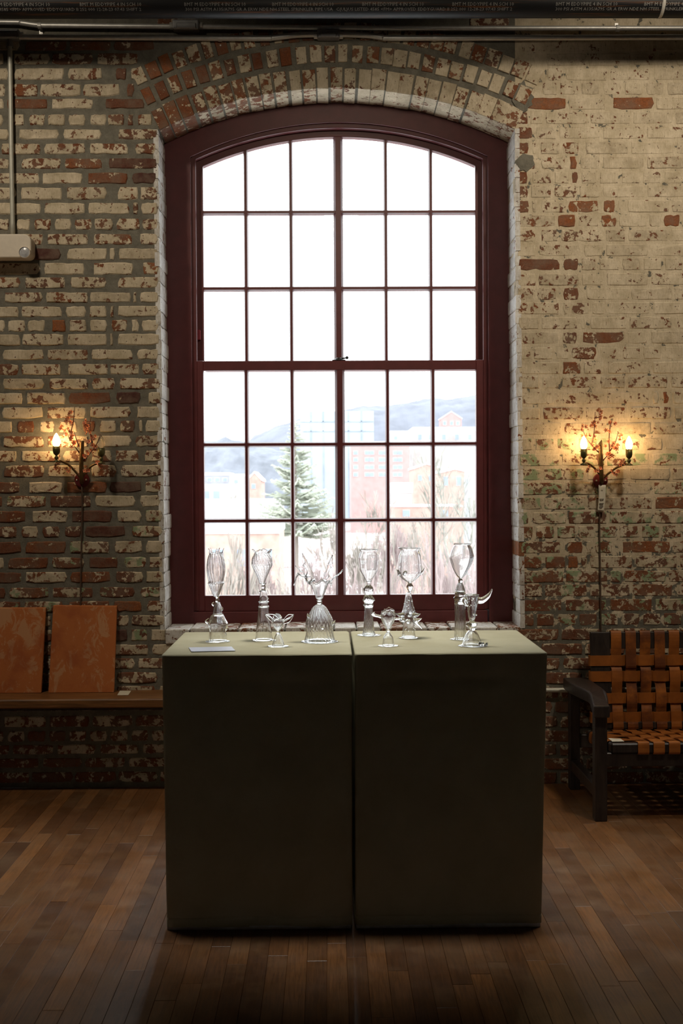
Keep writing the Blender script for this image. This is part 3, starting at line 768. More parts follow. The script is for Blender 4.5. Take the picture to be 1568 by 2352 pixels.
plinth(814.5, 1257.5, 815, 1243.5, 'olive cloth covered plinth standing nearer the woven leather settee', 8.3, -.0012)

# ------------------------------------------------------------------ blown glass
GL = M['glass']
class Glass:
    """profile lengths are in pixels of a crop with scale cs; base point found on the plinth top"""
    def __init__(s, name, px, py, cs, label, cat='goblet'):
        s.p = onz(px, py, PZ + .0015); d = (s.p - CAM).dot(CR @ Vector((0, 0, -1))); s.k = d / F / cs
        s.t = thing(name, s.p, label, cat, 'clear blown glass goblets on the plinths')
    def P(s, dx, h, dy=0): return s.p + Vector((dx*s.k, dy*s.k, h*s.k))
    def shell(s, name, prof, n=48, ribs=0, amp=0, twist=0, dx=0, lean=0, lump=0, lf=3, fade=None, th=.0013, cap=False, seed=0, rim=None, sq=0):
        pr = spline([(r, 0, h) for r, h in prof], 5); pr = [(max(.5, p.x), p.z) for p in pr]
        h0 = pr[0][1]; h1 = pr[-1][1]; mb = MB(); vs_ = []
        if ribs: n = max(n, ribs*6)
        for i, (r, h) in enumerate(pr):
            u = (h - h0)/max(1e-6, h1 - h0)
            for k in range(n):
                a = 2*pi*k/n; f = 1.0
                if ribs:
                    e = amp*(fade(u) if fade else 1); f += 1.15*e*cos(ribs*(a + twist*u))
                if sq: f += sq*cos(4*a + .6)
                if lump: f += lump*noise.noise(Vector((cos(a)*lf*.5, sin(a)*lf*.5, h*s.k*30 + seed)))
                hh = h; rr = r*f
                if rim: 
                    dh, dr = rim(u, a); hh += dh; rr += dr
                vs_.append(s.P(dx + lean*(h - h0) + rr*cos(a), hh, rr*sin(a)))
        m = len(pr); fs_ = [(i*n+k, i*n+(k+1) % n, (i+1)*n+(k+1) % n, (i+1)*n+k) for i in range(m-1) for k in range(n)]
        if cap: fs_.append(tuple(range(n-1, -1, -1)))
        return mb.add(vs_, fs_).build(name, GL, s.t, True, solid=th)
    def foot(s, r, name='foot', wob=.03):     # disc foot
        def f(u, v):
            a = 2*pi*v; q = 1 + wob*noise.noise(Vector((cos(a)*1.3, sin(a)*1.3, s.p.x*9)))
            rr, hh = ((r*.62, 10), (r*.93, 5), (r, 2.0), (r*.98, -1), (r*.62, -1))[round(u*4)]
            return s.P(rr*q*cos(a), hh, rr*q*sin(a))
        return MB().surf(f, 4, 48, True).build(name, GL, s.t, True)
    def solid(s, name, prof, n=28, dx=0, lump=0, ribs=0, amp=0, twist=0):
        pr = spline([(r, 0, h) for r, h in prof], 5); vs_ = []; h0 = pr[0].z; h1 = pr[-1].z
        for p in pr:
            for k in range(n):
                a = 2*pi*k/n; f = 1 + (amp*cos(ribs*(a + twist*(p.z-h0)/(h1-h0))) if ribs else 0)
                if lump: f += lump*noise.noise(Vector((cos(a)*2, sin(a)*2, p.z*s.k*90)))
                vs_.append(s.P(dx + max(.4, p.x)*f*cos(a), p.z, max(.4, p.x)*f*sin(a)))
        m = len(pr); fs_ = [(i*n+k, i*n+(k+1) % n, (i+1)*n+(k+1) % n, (i+1)*n+k) for i in range(m-1) for k in range(n)]
        fs_ += [tuple(range(n-1, -1, -1)), tuple((m-1)*n + k for k in range(n))]
        return MB().add(vs_, fs_).build(name, GL, s.t, True)
    def horn(s, name, pts, rad, n=12):
        sp = spline([s.P(*p) for p in pts], 5); rr = []
        for i in range(len(sp)):
            t = i/(len(sp)-1)*(len(rad)-1); a = int(min(t, len(rad)-2)); rr.append((rad[a] + (rad[a+1]-rad[a])*(t-a))*s.k)
        return MB().tube(sp, rr, n).build(name, GL, s.t, True)
    def blobs(s, name, pts, kind=None):
        mb = MB()
        for dx, h, dy, r in pts:
            c = s.P(dx, h, dy); rr = r*s.k
            mb.lathe([(rr*sin(pi*i/6) + 1e-5, -rr*cos(pi*i/6)) for i in range(7)], c, 10)
        o = mb.build(name, GL, s.t, True)
        if kind: o['kind'] = kind
        return o
    def leaf(s, name, spine, width, jag=.2, seed=0, th=.0014, cup=.25, edge=0):
        sp = spline([s.P(*p) for p in spine], 5); L = len(sp)
        def f(u, v):
            i = min(L-1, round(u*(L-1))); p = sp[i]; t = (sp[min(i+1, L-1)] - sp[max(0, i-1)]).normalized()
            out = Vector((p.x - s.p.x, p.y - s.p.y, 0)); out = out.normalized() if out.length > 1e-6 else Vector((0,-1,0))
            sd = t.cross(out)
            if sd.length < .05: sd = Vector((0,1,0))
            sd.normalize(); nrm = sd.cross(t)
            w = interp(width, u)*s.k*(1 + jag*noise.noise(Vector((u*9 + seed, round(v*2)*3.7, 0)))*abs(2*v-1)*2)
            q = 2*v - 1
            return p + sd*w*q + nrm*(cup*w*(q*q)) + nrm*(3*s.k*noise.noise(Vector((u*6, q*3, seed))))
        o = MB().surf(f, L-1, 8).build(name, GL, s.t, True, solid=th)
        if edge:
            for v in (0, 1): MB().tube([f(i/(L-1), v) for i in range(L)], [edge*s.k*(1 - .5*i/(L-1)) for i in range(L)], 8).build('petal_edge', GL, o, True)
        return o

# 1 ribbed tulip goblet beside the grey card
g = Glass('glass_goblet', 499.8, 1473, 5.6, 'tall clear glass goblet with ribbed spiky tulip bowl on lumpy conical base, behind grey card')
g.foot(158)
g.shell('base', [(112,4),(104,60),(103,120),(118,185),(130,225),(104,285),(84,330),(62,352),(50,430),(38,480),(24,508)], lump=.16, lf=4, seed=2)
g.horn('prunt', [(108,150,-20),(128,175,-20),(120,200,-20)], [16,14,4]); g.horn('prunt', [(-112,230,-20),(-150,262,-15),(-110,300,-10)], [14,10,4]); g.horn('prunt', [(-45,460,-15),(-62,485,-20),(-42,505,-15)], [12,13,6])
g.horn('prunt', [(48,395,-10),(66,420,-15),(56,445,-10)], [12,12,5]); g.horn('prunt', [(-30,345,-60),(20,345,-70),(80,350,-45)], [9,10,7])
g.solid('stem', [(24,500),(27,525),(20,548),(24,565),(34,585)])
def rim1(u, a): 
    e = max(0, u-.93)/.07; sp_ = max(0, cos(5*a + .5))**6; return (e*e*62*sp_, e*20*sp_)
g.shell('bowl', [(26,572),(58,640),(88,722),(101,748),(92,775),(110,860),(118,940),(110,1030),(92,1100),(76,1128),(86,1140)], ribs=17, amp=.035, twist=.5, dx=-16, rim=rim1, cap=True)
# 2
g = Glass('glass_goblet', 605.7, 1470, 5.6, 'tall clear glass goblet with twisted optic bowl, wavy rim and smooth bell shaped base')
g.foot(148)
g.shell('base', [(114,4),(106,50),(102,110),(90,200),(74,320),(66,415),(63,428),(60,470),(63,492),(54,505),(50,560),(44,615),(30,640)], seed=4, lump=.02)
for h in (430, 490): g.horn('thread', [(64*cos(a), h + 3*sin(a*2), 64*sin(a)) for a in [2*pi*i/12 for i in range(13)]], [7, 7], 8)
g.horn('prunt', [(42,525,-20),(58,540,-25),(46,560,-20)], [11,11,5]); g.horn('prunt', [(-40,600,-10),(-50,620,-10),(-34,640,-8)], [8,9,4])
g.solid('stem', [(30,632),(26,660),(28,690),(22,706),(30,722),(38,735)], dx=0)
def rim2(u, a):
    e = max(0, u-.86)/.14; return (e*e*26*cos(4*a + .4), e*e*24*cos(4*a + 1.6))
g.shell('bowl', [(30,722),(58,800),(92,880),(120,945),(132,968),(130,1005),(122,1055),(96,1105),(88,1120),(112,1142)], ribs=18, amp=.04, twist=1.3, dx=-18, rim=rim2, cap=True, lump=.03)
# 3 flame
g = Glass('glass_goblet', 734, 1473, 8.712, 'clear glass goblet with flame shaped petals above a wide ribbed skirt base', 'goblet')
g.foot(375)
g.shell('base', [(300,10),(282,70),(264,200),(272,320),(260,430),(200,560),(130,680),(62,735),(48,752)], ribs=22, amp=.035, twist=.7)
g.horn('horn', [(-200,480,-60),(-232,520,-60),(-240,570,-60)], [34,26,4]); g.horn('horn', [(240,330,-60),(285,375,-60),(312,432,-60)], [34,24,4])
g.blobs('prunt', [(60,300,-275,34)]); g.blobs('prunt', [(-150,330,-215,18)])
g.solid('stem', [(50,742),(56,770),(44,795),(58,815),(44,838),(60,860)], lump=.1)
def rim3(u, a):
    e = max(0, u-.7)/.3; return (e*40*cos(5*a), 0)
g.shell('bowl', [(58,852),(78,880),(88,915),(92,935),(130,1030),(168,1125),(205,1195)], rim=rim3, ribs=9, amp=.02, cap=True)
for i, (spn, wd) in enumerate([
    ([(-180,1170,0),(-300,1310,-20),(-420,1330,-30),(-480,1220,-30),(-512,1120,-30)], [(0,60),(.4,75),(.7,55),(.9,22),(1,3)]),
    ([(-190,1190,20),(-290,1360,0),(-390,1440,-10),(-475,1520,0)], [(0,70),(.4,70),(.75,35),(1,3)]),
    ([(-120,1190,90),(-190,1420,100),(-260,1600,90),(-335,1765,60)], [(0,90),(.35,110),(.7,70),(1,3)]),
    ([(90,1190,80),(150,1400,90),(200,1560,80),(265,1725,60)], [(0,60),(.3,55),(.65,75),(.85,50),(1,8)]),
    ([(190,1190,0),(290,1290,-20),(390,1360,-30),(465,1440,-30)], [(0,50),(.4,70),(.75,65),(1,8)]),
    ([(150,1180,-60),(210,1190,-110),(232,1150,-130),(228,1115,-130)], [(0,40),(.5,30),(1,4)])]):
    g.leaf('flame_petal', spn, wd, jag=.8, seed=i*3.3, edge=8)
# 4
g = Glass('glass_goblet', 846.6, 1458.5, 7.84, 'tall clear glass goblet with plain squared bowl on a twisted rope stem')
g.foot(215)
g.shell('base', [(120,10),(98,60),(92,120),(84,220),(76,350),(71,480),(66,500)], ribs=20, amp=.05, twist=1.6)
g.solid('knot', [(66,490),(86,540),(72,570),(102,620),(96,650),(72,700),(64,740),(84,790),(78,850),(48,888),(34,905)], lump=.28, ribs=16, amp=.06, twist=2.2, n=96)
g.solid('stem', [(36,900),(33,925),(36,952),(46,975)], dx=4)
g.shell('bowl', [(42,965),(80,1040),(128,1125),(154,1175),(165,1290),(175,1372),(160,1450),(141,1500),(165,1542)], dx=6, sq=.06, cap=True, n=64)
# 5
g = Glass('glass_goblet', 938.4, 1464.7, 7.84, 'tall clear glass goblet with bubble flecked bowl, round bead and starfish finned base')
g.foot(172)
g.shell('base', [(132,10),(117,70),(110,200),(124,290),(130,430),(102,520),(72,650),(60,750),(48,800),(28,822)], lump=.05, seed=6)
for i in range(6):
    a = 2*pi*i/6 + .35; hb = 300 + 110*(i % 2)
    g.horn('fin', [(105*cos(a), hb, 105*sin(a)), (185*cos(a), hb+10, 185*sin(a)), (262*cos(a), hb+38, 262*sin(a))], [52, 34, 3], 10)
g.horn('fin', [(90,330,-110),(170,250,-130),(228,170,-120)], [48,30,4], 10)
rs = random.Random(5); bl = []
for i in range(44):
    h = rs.uniform(120, 700); rr = interp([(120,112),(290,122),(430,128),(520,100),(650,70),(700,64)], h); a = rs.uniform(pi, 2*pi); bl.append((rr*cos(a), h, rr*sin(a), rs.uniform(8, 12)))
g.blobs('bubbles', bl, 'stuff')
g.solid('stem', [(30,815),(28,845),(50,880),(64,920),(50,955),(34,985),(40,1005),(50,1020)], dx=24)
g.shell('bowl', [(45,1008),(120,1060),(190,1130),(208,1200),(202,1300),(204,1350),(186,1480),(152,1560),(162,1590),(206,1622)], dx=22, lump=.02, cap=True, n=64)
g.horn('horn', [(-165,1130,-40),(-185,1200,-60),(-222,1235,-60)], [34,24,3]); g.horn('horn', [(215,1150,-20),(250,1190,-30),(292,1262,-30)], [30,22,3])
g.horn('horn', [(-90,1150,-190),(-70,1200,-225),(-50,1180,-240)], [34,30,14])
g.blobs('bubbles', [(rs.uniform(-130,150), rs.uniform(1060,1420), -150 - rs.uniform(0, 30), rs.uniform(3, 6)) for i in range(26)], 'stuff')
# 6
g = Glass('glass_goblet', 1055.6, 1468, 8.4, 'tall clear glass goblet with smooth tilted egg bowl on a fluted column stem')
g.foot(192)
g.shell('base', [(125,8),(110,60),(104,150),(100,400),(104,640),(108,690)], ribs=18, amp=.05, twist=.25, dx=8)
g.solid('collar', [(104,680),(116,720),(104,745),(124,785),(108,830),(112,860),(94,920)], lump=.16, n=40, dx=10)
g.shell('upper_stem', [(94,915),(84,960),(62,1040),(36,1095)], ribs=18, amp=.05, twist=.3, dx=12)
g.solid('stem', [(36,1090),(44,1125),(40,1150),(28,1172),(40,1192)], dx=16)
g.shell('bowl', [(34,1180),(92,1245),(172,1400),(232,1560),(226,1640),(186,1760),(156,1815),(178,1842)], dx=18, lean=.055, cap=True, lump=.06, lf=2, n=64)
# 7 small petal cup
g = Glass('glass_cup', 638.7, 1484, 5.6, 'small clear glass cup with three leaf shaped petals on a bell foot', 'cup')
g.foot(137)
g.shell('base', [(82,4),(73,40),(50,110),(30,155),(20,168)])
g.solid('stem', [(20,160),(26,178),(18,195),(24,212)])
g.shell('bowl', [(26,205),(58,250),(72,300),(66,335),(58,350)], cap=True)
g.leaf('petal', [(-50,335,0),(-95,385,-10),(-168,412,-20)], [(0,52),(.5,42),(1,4)], jag=.15, seed=1); g.leaf('petal', [(50,320,0),(120,360,-10),(205,405,-20)], [(0,40),(.5,58),(.8,40),(1,4)], jag=.15, seed=2)
g.leaf('petal', [(0,340,40),(-20,390,60),(-30,415,70)], [(0,60),(.6,50),(1,10)], jag=.1, seed=4)
for pts in ([(-60,300,-30),(-110,350,-40),(-168,412,-20)], [(70,290,-30),(150,320,-40),(205,405,-20)], [(60,330,20),(130,402,20),(205,405,-20)], [(-168,412,-20),(-60,405,30),(20,350,0)]): g.horn('petal_edge', pts, [4, 5, 5], 8)
# 8 candy cup
g = Glass('glass_cup', 891.2, 1483, 7.84, 'small clear glass cup with wrapped candy handles and scalloped rim', 'cup')
g.foot(190)
g.shell('base', [(112,6),(102,60),(86,150),(48,212),(28,238)])
g.solid('stem', [(30,232),(28,250),(38,270),(24,292),(36,312)])
def rim8(u, a):
    e = max(0, u-.75)/.25; return (e*14*cos(7*a), e*12*cos(7*a + 1))
g.shell('bowl', [(36,305),(80,385),(122,465),(136,545),(120,595),(112,615)], cap=True, rim=rim8, n=64)
g.horn('handle', [(-120,520,-10),(-190,540,-30),(-250,560,-40),(-278,590,-40)], [30,24,30,44]); g.horn('handle', [(120,490,-10),(165,485,-30),(210,500,-30),(240,505,-30)], [28,20,24,40])
g.leaf('rim_frill', [(-100,560,60),(-40,630,70),(30,655,70),(110,620,50)], [(0,14),(.5,26),(1,14)], jag=.6, seed=9)
# 9 horn cup
g = Glass('glass_cup', 1083.6, 1483, 8.4, 'small clear glass cup with one long upswept horn and crumpled glass on its foot', 'cup')
g.foot(275)
g.shell('base', [(215,8),(185,50),(165,110),(122,220),(78,280),(56,300)])
g.solid('knob', [(52,292),(88,350),(72,375),(98,405),(84,440),(48,478),(44,492)], lump=.35, n=36)
g.shell('bowl', [(44,490),(66,540),(78,620),(88,700),(110,800),(128,900),(136,990)], cap=True)
g.horn('horn', [(110,880,-10),(200,880,-30),(310,960,-40),(395,1100,-40)], [70,62,42,8], 16)
g.horn('horn', [(-100,900,-10),(-150,880,-30),(-120,800,-40),(-70,780,-50)], [40,46,36,20]); g.horn('thread', [(-136,985,-5),(-60,995,-125),(60,995,-125),(136,985,-5)], [9, 9], 8)
rs = random.Random(9)
for i in range(7):
    x = rs.uniform(100, 290); g.horn('crumple', [(x, 8, -80+rs.uniform(-40,30)), (x+rs.uniform(-30,40), rs.uniform(30,70), -90), (x+rs.uniform(-20,60), 12, -70+rs.uniform(-40,30))], [14, 20, 12], 8)
g.blobs('bubbles', [(rs.uniform(-60,70), rs.uniform(560,940), -75 - rs.uniform(0,30), rs.uniform(10, 20)) for i in range(12)], 'stuff')
# grey card on the plinth
def card(name, pts, z, m, label, th=.0012):
    q = [onz(px, py, z) for px, py in pts]; mb = MB().prismz([(p.x, p.y) for p in q], z + .0004, z + th)
    return tag(mb.build(name, m), label, 'card')
card('info_card', [(439.5, 1497.5), (540.5, 1495.5), (531.5, 1486), (432.8, 1488)], PZ + .0012, M['bluecard'], 'long blank grey card lying at the edge of the olive plinth', .0016)

# ------------------------------------------------------------------ shelf and leaning panels
SZ = W(200, 1585, 0).z; p0 = onz(200, 1606, SZ)
sh = thing('wall_shelf', (-1.4, -.1, SZ), 'long walnut brown plank shelf fixed low on the brick wall', 'shelf')
prof = []
def sfun(u, v):
    x = -2.6 + 2.25*u; a = 2*pi*v
    return (x, -.115 + .125*max(-1, min(1, 1.35*cos(a))) + (.004*noise.noise(Vector((x*2.2, 1, 0))) if cos(a) < 0 else 0), SZ - .021 + .021*max(-1, min(1, 1.35*sin(a))) )
mb = MB(); mb.surf(sfun, 40, 24, True); n = 24; mb.f.append(list(range(23, -1, -1))); mb.m.append(0); mb.f.append([40*24+k for k in range(24)]); mb.m.append(0)
mb.build('plank', M['shelf'], sh)
MB().box((-2.55, -.045, SZ-.085), (-.4, -.004, SZ-.042)).build('cleat', M['settee'], sh)
def leaning(pts, label):
    yb, yt, th = -.075, -.024, .018; bl_, br, tr, tl = pts
    P = [W(*bl_, yb), W(*br, yb), W(*tr, yt), W(*tl, yt)]
    dz = SZ + .001 - min(P[0].z, P[1].z)
    for k in (0, 1): P[k].z = SZ + .001
    mb = MB(); nn_ = 6
    front = [[P[0].lerp(P[1], i/nn_).lerp(P[3].lerp(P[2], i/nn_), j/nn_) for i in range(nn_+1)] for j in range(nn_+1)]
    off = Vector((0, th, .003))
    vs_ = [v for r_ in front for v in r_] + [v + off for r_ in front for v in r_]; K = nn_+1; T = K*K; fs_ = []
    for j in range(nn_):
        for i in range(nn_):
            a = j*K+i; fs_ += [(a, a+1, a+K+1, a+K), (T+a, T+a+K, T+a+K+1, T+a+1)]
    for i in range(nn_):
        fs_ += [(i, T+i, T+i+1, i+1), (nn_*K+i, nn_*K+i+1, T+nn_*K+i+1, T+nn_*K+i), (i*K, (i+1)*K, T+(i+1)*K, T+i*K), (i*K+nn_, T+i*K+nn_, T+(i+1)*K+nn_, (i+1)*K+nn_)]
    o = mb.add(vs_, fs_).build('canvas_panel', M['canvas'], bevel=.0015)
    return tag(o, label, 'painting')
leaning([(111, 1586), (261, 1586.5), (268, 1393), (122, 1391.5)], 'rust orange distressed panel leaning on the wall below the sconce cord')
leaning([(-58, 1587), (94, 1587), (105, 1397), (-46, 1397)], 'rust orange panel with pale streaks leaning on the shelf away from the cord')
card('price_card', [(269, 1597), (294.5, 1597), (301, 1587), (275.5, 1587)], SZ + .0008, M['paper'], 'small cream price card lying on the walnut plank shelf')

# ------------------------------------------------------------------ sconces
def blossom_mesh():
    mb = MB()
    for i in range(5):
        a0 = 2*pi*i/5
        def f(u, v, a0=a0):
            q = (v - .5)*1.15*(sin(pi*min(1, u*1.05)**.8)**.6 if u > 0 else 0); r = .0095*u
            return (r*cos(a0+q), -.0048*u**2 - .001*sin(5*q), r*sin(a0+q))
        mb.surf(f, 3, 3)
    mb.lathe([(.0001, -.0016), (.0016, -.001), (.0018, .0008), (.0001, .0018)], (0, -.0022, 0), 6, 1)
    return mb.mesh('blossom', [M['petal'], M['twig']])
BLOS = blossom_mesh(); BLOS.polygons.foreach_set('use_smooth', [True]*len(BLOS.polygons))
def bulb_prof(h, r): return [(r*.45, 0), (r*.62, h*.06), (r*.93, h*.25), (r, h*.38), (r*.9, h*.55), (r*.62, h*.75), (r*.3, h*.91), (r*.08, h*.985), (.0003, h)]
def sconce(cs, ox, oy, plate, stem, tip, arms, lights, twigs, flowers, cord, label):
    Q = lambda x, y, Y: W(ox + x/cs, oy + y/cs, Y)
    k = 1/cs*5.42/F; c = Q(*plate[:2], -.01)
    t = thing('wall_sconce', (c.x, -.008, c.z), label, 'wall lamp', 'twig wall sconces')
    pl = MB(); n = 32; r = plate[2]*k; ring = []
    for rr, y in ((r, -.002), (r, -.010), (r*.92, -.016), (r*.35, -.020)): ring.append([(c.x + rr*cos(2*pi*i/n), y, c.z + rr*sin(2*pi*i/n)) for i in range(n)])
    vs_ = [v for q in ring for v in q]; fs_ = [(a*n+i, a*n+(i+1) % n, (a+1)*n+(i+1) % n, (a+1)*n+i) for a in range(3) for i in range(n)] + [tuple(range(3*n, 4*n)), tuple(range(n-1, -1, -1))]
    pl.add(vs_, fs_); bp = pl.build('backplate', M['plate'], t)
    for sx in (-1, 1): MB().lathe([(.0045, -.003), (.004, .002), (.001, .004)], (c.x + sx*r*.62, -.018, c.z), 10).build('screw', M['zinc'], bp, True)
    YS = -.055
    s = spline([Q(stem[0][0], stem[0][1]+60, -.02), Q(*stem[0], -.045)] + [Q(*p, YS) for p in stem[1:]], 4)
    rr = [.010]*len(s)
    if tip: s.append(Q(*tip, YS)); rr += [.0008]; rr[-2] = .0095
    mb = MB(); mb.tube(s, [q*(1 + .1*noise.noise(Vector((i*.7, 0, c.x)))) for i, q in enumerate(rr)], 10)
    mb.build('stem', M['bronze'], t, True)
    for a in arms:
        pts = [Q(a[0][0], a[0][1], -.045)] + [Q(x, y, -.05 - .04*i/len(a)) for i, (x, y) in enumerate(a[1:])]
        MB().tube(spline(pts, 5), .0052, 8).build('arm', M['bronze'], t, True)
    YB = -.092
    for (x, ysau, ybead, yc0, yc1, yb0, lit) in lights:
        p = Q(x, ysau, YB); rc = 60*k
        hz = lambda y: Q(x, y, YB).z - p.z
        cup = MB().lathe([(.004, hz(ysau)-.004), (.016, hz(ysau)-.005), (.017, hz(ysau)-.001), (.006, hz(ysau)+.004), (.005, hz(ybead)-.008), (.0085, hz(ybead)-.004), (.0085, hz(ybead)+.004), (.005, hz(ybead)+.008),
                          (.005, hz(yc1)-.001), (rc*.5, hz(yc1)+.001), (rc*.86, hz(yc1)+.008), (rc, hz(yc1)+.018), (rc*1.0, hz(yc0)), (rc*.82, hz(yc0)), (rc*.8, hz(yc1)+.016)], p, 20, capb=True).build('candle_cup', M['cupgreen'], t, True)
        b = MB().lathe(bulb_prof(hz(yb0)-hz(yc0)+.004, 62*k), (p.x, p.y, Q(x, yc0, YB).z - .004), 20, capb=True).build('bulb', M['lit'] if lit else M['glass'], t, True)
        tag(b, 'glowing flame shaped bulb' if lit else 'unlit clear flame shaped bulb')
    for tw in twigs:
        Y0 = -.055; pts = [Q(x, y, Y0 - .012*i) for i, (x, y) in enumerate(tw)]
        MB().tube(spline(pts, 4), [.0032*(1 - .6*i/(4*(len(pts)-1))) for i in range(4*(len(pts)-1)+1)], 6).build('twig', M['twig'], t, True)
    for (x, y) in flowers:
        o = bpy.data.objects.new('blossom', BLOS); COL.objects.link(o); o.parent = t; o.matrix_parent_inverse = Matrix.Translation(-LOC[t.name])
        o.location = Q(x, y, -.075 + rnd(-.018, .012)); o.rotation_euler = (rnd(-.7, .5), rnd(0, 6), rnd(-.7, .7)); s_ = rnd(1.0, 1.35); o.scale = (s_,)*3
    pts = [Q(plate[0], plate[1] + plate[2]*.7, -.018)] + [W(px, py, -.010) for px, py in cord]
    MB().tube(spline(pts, 5), .0035, 8).build('power_cord', M['cord'], t, True)
    return t
sconce(7.127, 80, 900, (770, 1440, 125), [(765, 1420), (760, 1150), (768, 950), (772, 800)], None,
    [[(755, 1420), (640, 1280), (530, 1180), (400, 1128)], [(775, 1400), (900, 1240), (1000, 1180), (1095, 1165)]],
    [(355, 1135, 1080, 890, 1035, 675, True), (1090, 1160, 1100, 920, 1060, 715, False)],
    [[(730, 1000), (685, 940), (640, 880)], [(720, 890), (680, 780), (640, 650)], [(590, 800), (570, 760), (540, 715)], [(570, 770), (600, 620), (640, 400), (650, 250)],
     [(790, 1125), (900, 1010), (1000, 870), (1072, 700)], [(935, 840), (905, 650), (900, 520), (920, 405)], [(905, 525), (870, 515)]],
    [(595,330),(560,350),(545,430),(590,495),(520,470),(450,560),(430,600),(500,630),(550,600),(610,660),(530,690),(470,740),(590,770),(620,720),(640,840),(600,900),(660,850),(560,650),
     (835,470),(810,520),(830,540),(850,600),(870,560),(905,660),(850,680),(960,770),(890,815),(950,870),(990,890),(930,950),(980,940),(850,980),(880,1010),(820,1060),(800,1030),(1000,720),(930,740),
     (350,1200),(345,1250),(380,1170),(555,1300),(590,1250),(510,1250),(850,1290),(880,1280),(815,1290),(1040,1160),(1060,1200),(1020,1150),(1080,1230)],
    [(188.5, 1180), (186, 1290), (184.5, 1393), (184, 1470)], 'twig wall sconce with coral blossoms, one candle bulb lit and the other dark')
sconce(7.84, 1290, 920, (695, 1440, 135), [(715, 1410), (705, 1150), (700, 980), (695, 780)], (716, 705),
    [[(740, 1400), (640, 1280), (560, 1190), (460, 1130), (395, 1142)], [(740, 1400), (880, 1280), (1000, 1200), (1130, 1150), (1215, 1152)]],
    [(395, 1140, 1080, 870, 1040, 638, True), (1208, 1150, 1085, 876, 1045, 640, True)],
    [[(660, 930), (560, 830), (440, 680), (380, 540)], [(540, 780), (575, 600), (585, 500), (600, 205)], [(600, 310), (650, 308), (690, 310)], [(740, 1080), (775, 1040), (815, 1000)],
     [(860, 930), (850, 700), (870, 480), (912, 325)], [(860, 915), (960, 760), (1015, 565)]],
    [(360,450),(425,470),(350,520),(370,630),(440,630),(490,630),(580,400),(520,450),(600,460),(560,410),(640,390),(680,240),(690,290),(680,335),(700,200),(580,640),(610,700),(870,390),(940,420),(850,400),(960,410),(790,530),(865,545),
     (825,730),(1040,620),(1080,610),(1020,640),(1090,670),(1045,700),(575,795),(620,840),(565,865),(650,830),(600,870),(930,770),(900,820),(960,860),(1000,800),(930,850),(990,870),(790,820),(850,960),(900,1000),(840,1040),(870,980),(820,970),
     (1080,1100),(1060,1150),(1120,1120),(1100,1080),(470,1230),(490,1190),(450,1270),(640,1260),(690,1220),(610,1270),(900,1290),(940,1310),(1000,1280),(1020,1270),(880,1250),(980,1330)],
    [(1378, 1160), (1376.5, 1210), (1378, 1320), (1380, 1460), (1380.5, 1500)], 'twig wall sconce with coral blossoms and both candle bulbs lit')
# paper tag hanging from the lit sconce
tq = lambda x, y, Y=-.034: W(1290 + x/7.84, 920 + y/7.84, Y)
tg = MB()
def tfun(u, v):
    a = tq(660, 1520).lerp(tq(638, 2000, -.022), u); b = tq(790, 1520).lerp(tq(752, 2008, -.022), u); p = a.lerp(b, v); p.x += .003*sin(pi*u); p.y += .003*sin(pi*v) ; return p
tp = tg.surf(tfun, 10, 4).build('paper_tag', M['paper'], None, True, solid=.0006); tag(tp, 'long cream paper tag hanging under the sconce with two lit bulbs', 'tag')
for i, (y0, x0, x1) in enumerate([(1610, 695, 720), (1770, 670, 740), (1790, 668, 735), (1850, 665, 740), (1870, 665, 730), (1900, 665, 735), (1925, 662, 720)]):
    a = tq(x0+18, y0, -.036); b = tq(x1+22, y0, -.036)
    u = (y0-1520)/480; yy = -.034 + .012*u - .0012
    MB().box((a.x, yy - .0002, a.z - .0006), (b.x, yy + .0016, a.z + .0006)).build('print_line', M['ink'], tp)

# ------------------------------------------------------------------ pipes, conduits, emergency light
yc = -.30; pb = W(784, 46, yc + .02); rp = .0572; pz = pb.z + rp*1.04
tk = thing('sprinkler_pipe', (0, yc, pz), 'thick black steel sprinkler pipe with printed lettering along the ceiling', 'pipe')
MB().tube([(x, yc, pz) for x in (-4, -2, 0, 2, 4)], rp, 40).build('pipe_run', M['black_pipe'], tk, True)
def pipe_text(txt, px0, px1, phi, size_px):
    cu = bpy.data.curves.new('lettering', 'FONT'); cu.body = txt; cu.size = 1.0; cu.resolution_u = 1
    to = bpy.data.objects.new('tmp', cu); COL.objects.link(to)
    dg = bpy.context.evaluated_depsgraph_get(); dg.update()
    me = bpy.data.meshes.new_from_object(to.evaluated_get(dg)); bpy.data.objects.remove(to)
    if not me.vertices: return
    xs = [v.co.x for v in me.vertices]; mn, mx = min(xs), max(xs)
    ymid = .35; x0 = W(px0, 20, yc - rp).x; x1 = W(px1, 20, yc - rp).x; sx = (x1-x0)/(mx-mn); sz = size_px/520/.72
    for v in me.vertices:
        a = R(phi) + (v.co.y - ymid)*sz/rp; rr = rp + .0006
        v.co = (x0 + (v.co.x - mn)*sx, yc - rr*cos(a), pz + rr*sin(a))
    me.materials.clear(); me.materials.append(M['pipe_ink'])
    o = bpy.data.objects.new('lettering', me); COL.objects.link(o); o.parent = tk; o.matrix_parent_inverse = Matrix.Translation(-LOC[tk.name])
for x in (-27, 183, 423, 625, 832, 1039, 1277, 1480): pipe_text('BMT M EDDYPIPE 4 IN SCH 10', x, x+141, -21, 7.5)
for x in (-82, 772): pipe_text('C(UL)US LISTED 4585 <FM> APPROVED EDDYGUARD II 252 000 12-28-23 07:43 SHIFT 2', x, x+405, -41, 7.0)
for x in (-427, 425, 1277): pipe_text('300 PSI ASTM A135/A795 GR A ERW NDE NH STEEL SPRINKLER PIPE USA', x, x+339, -41, 7.0)
bx_ = W(1526, 20, yc - rp).x
bm_ = MB(); n = 40
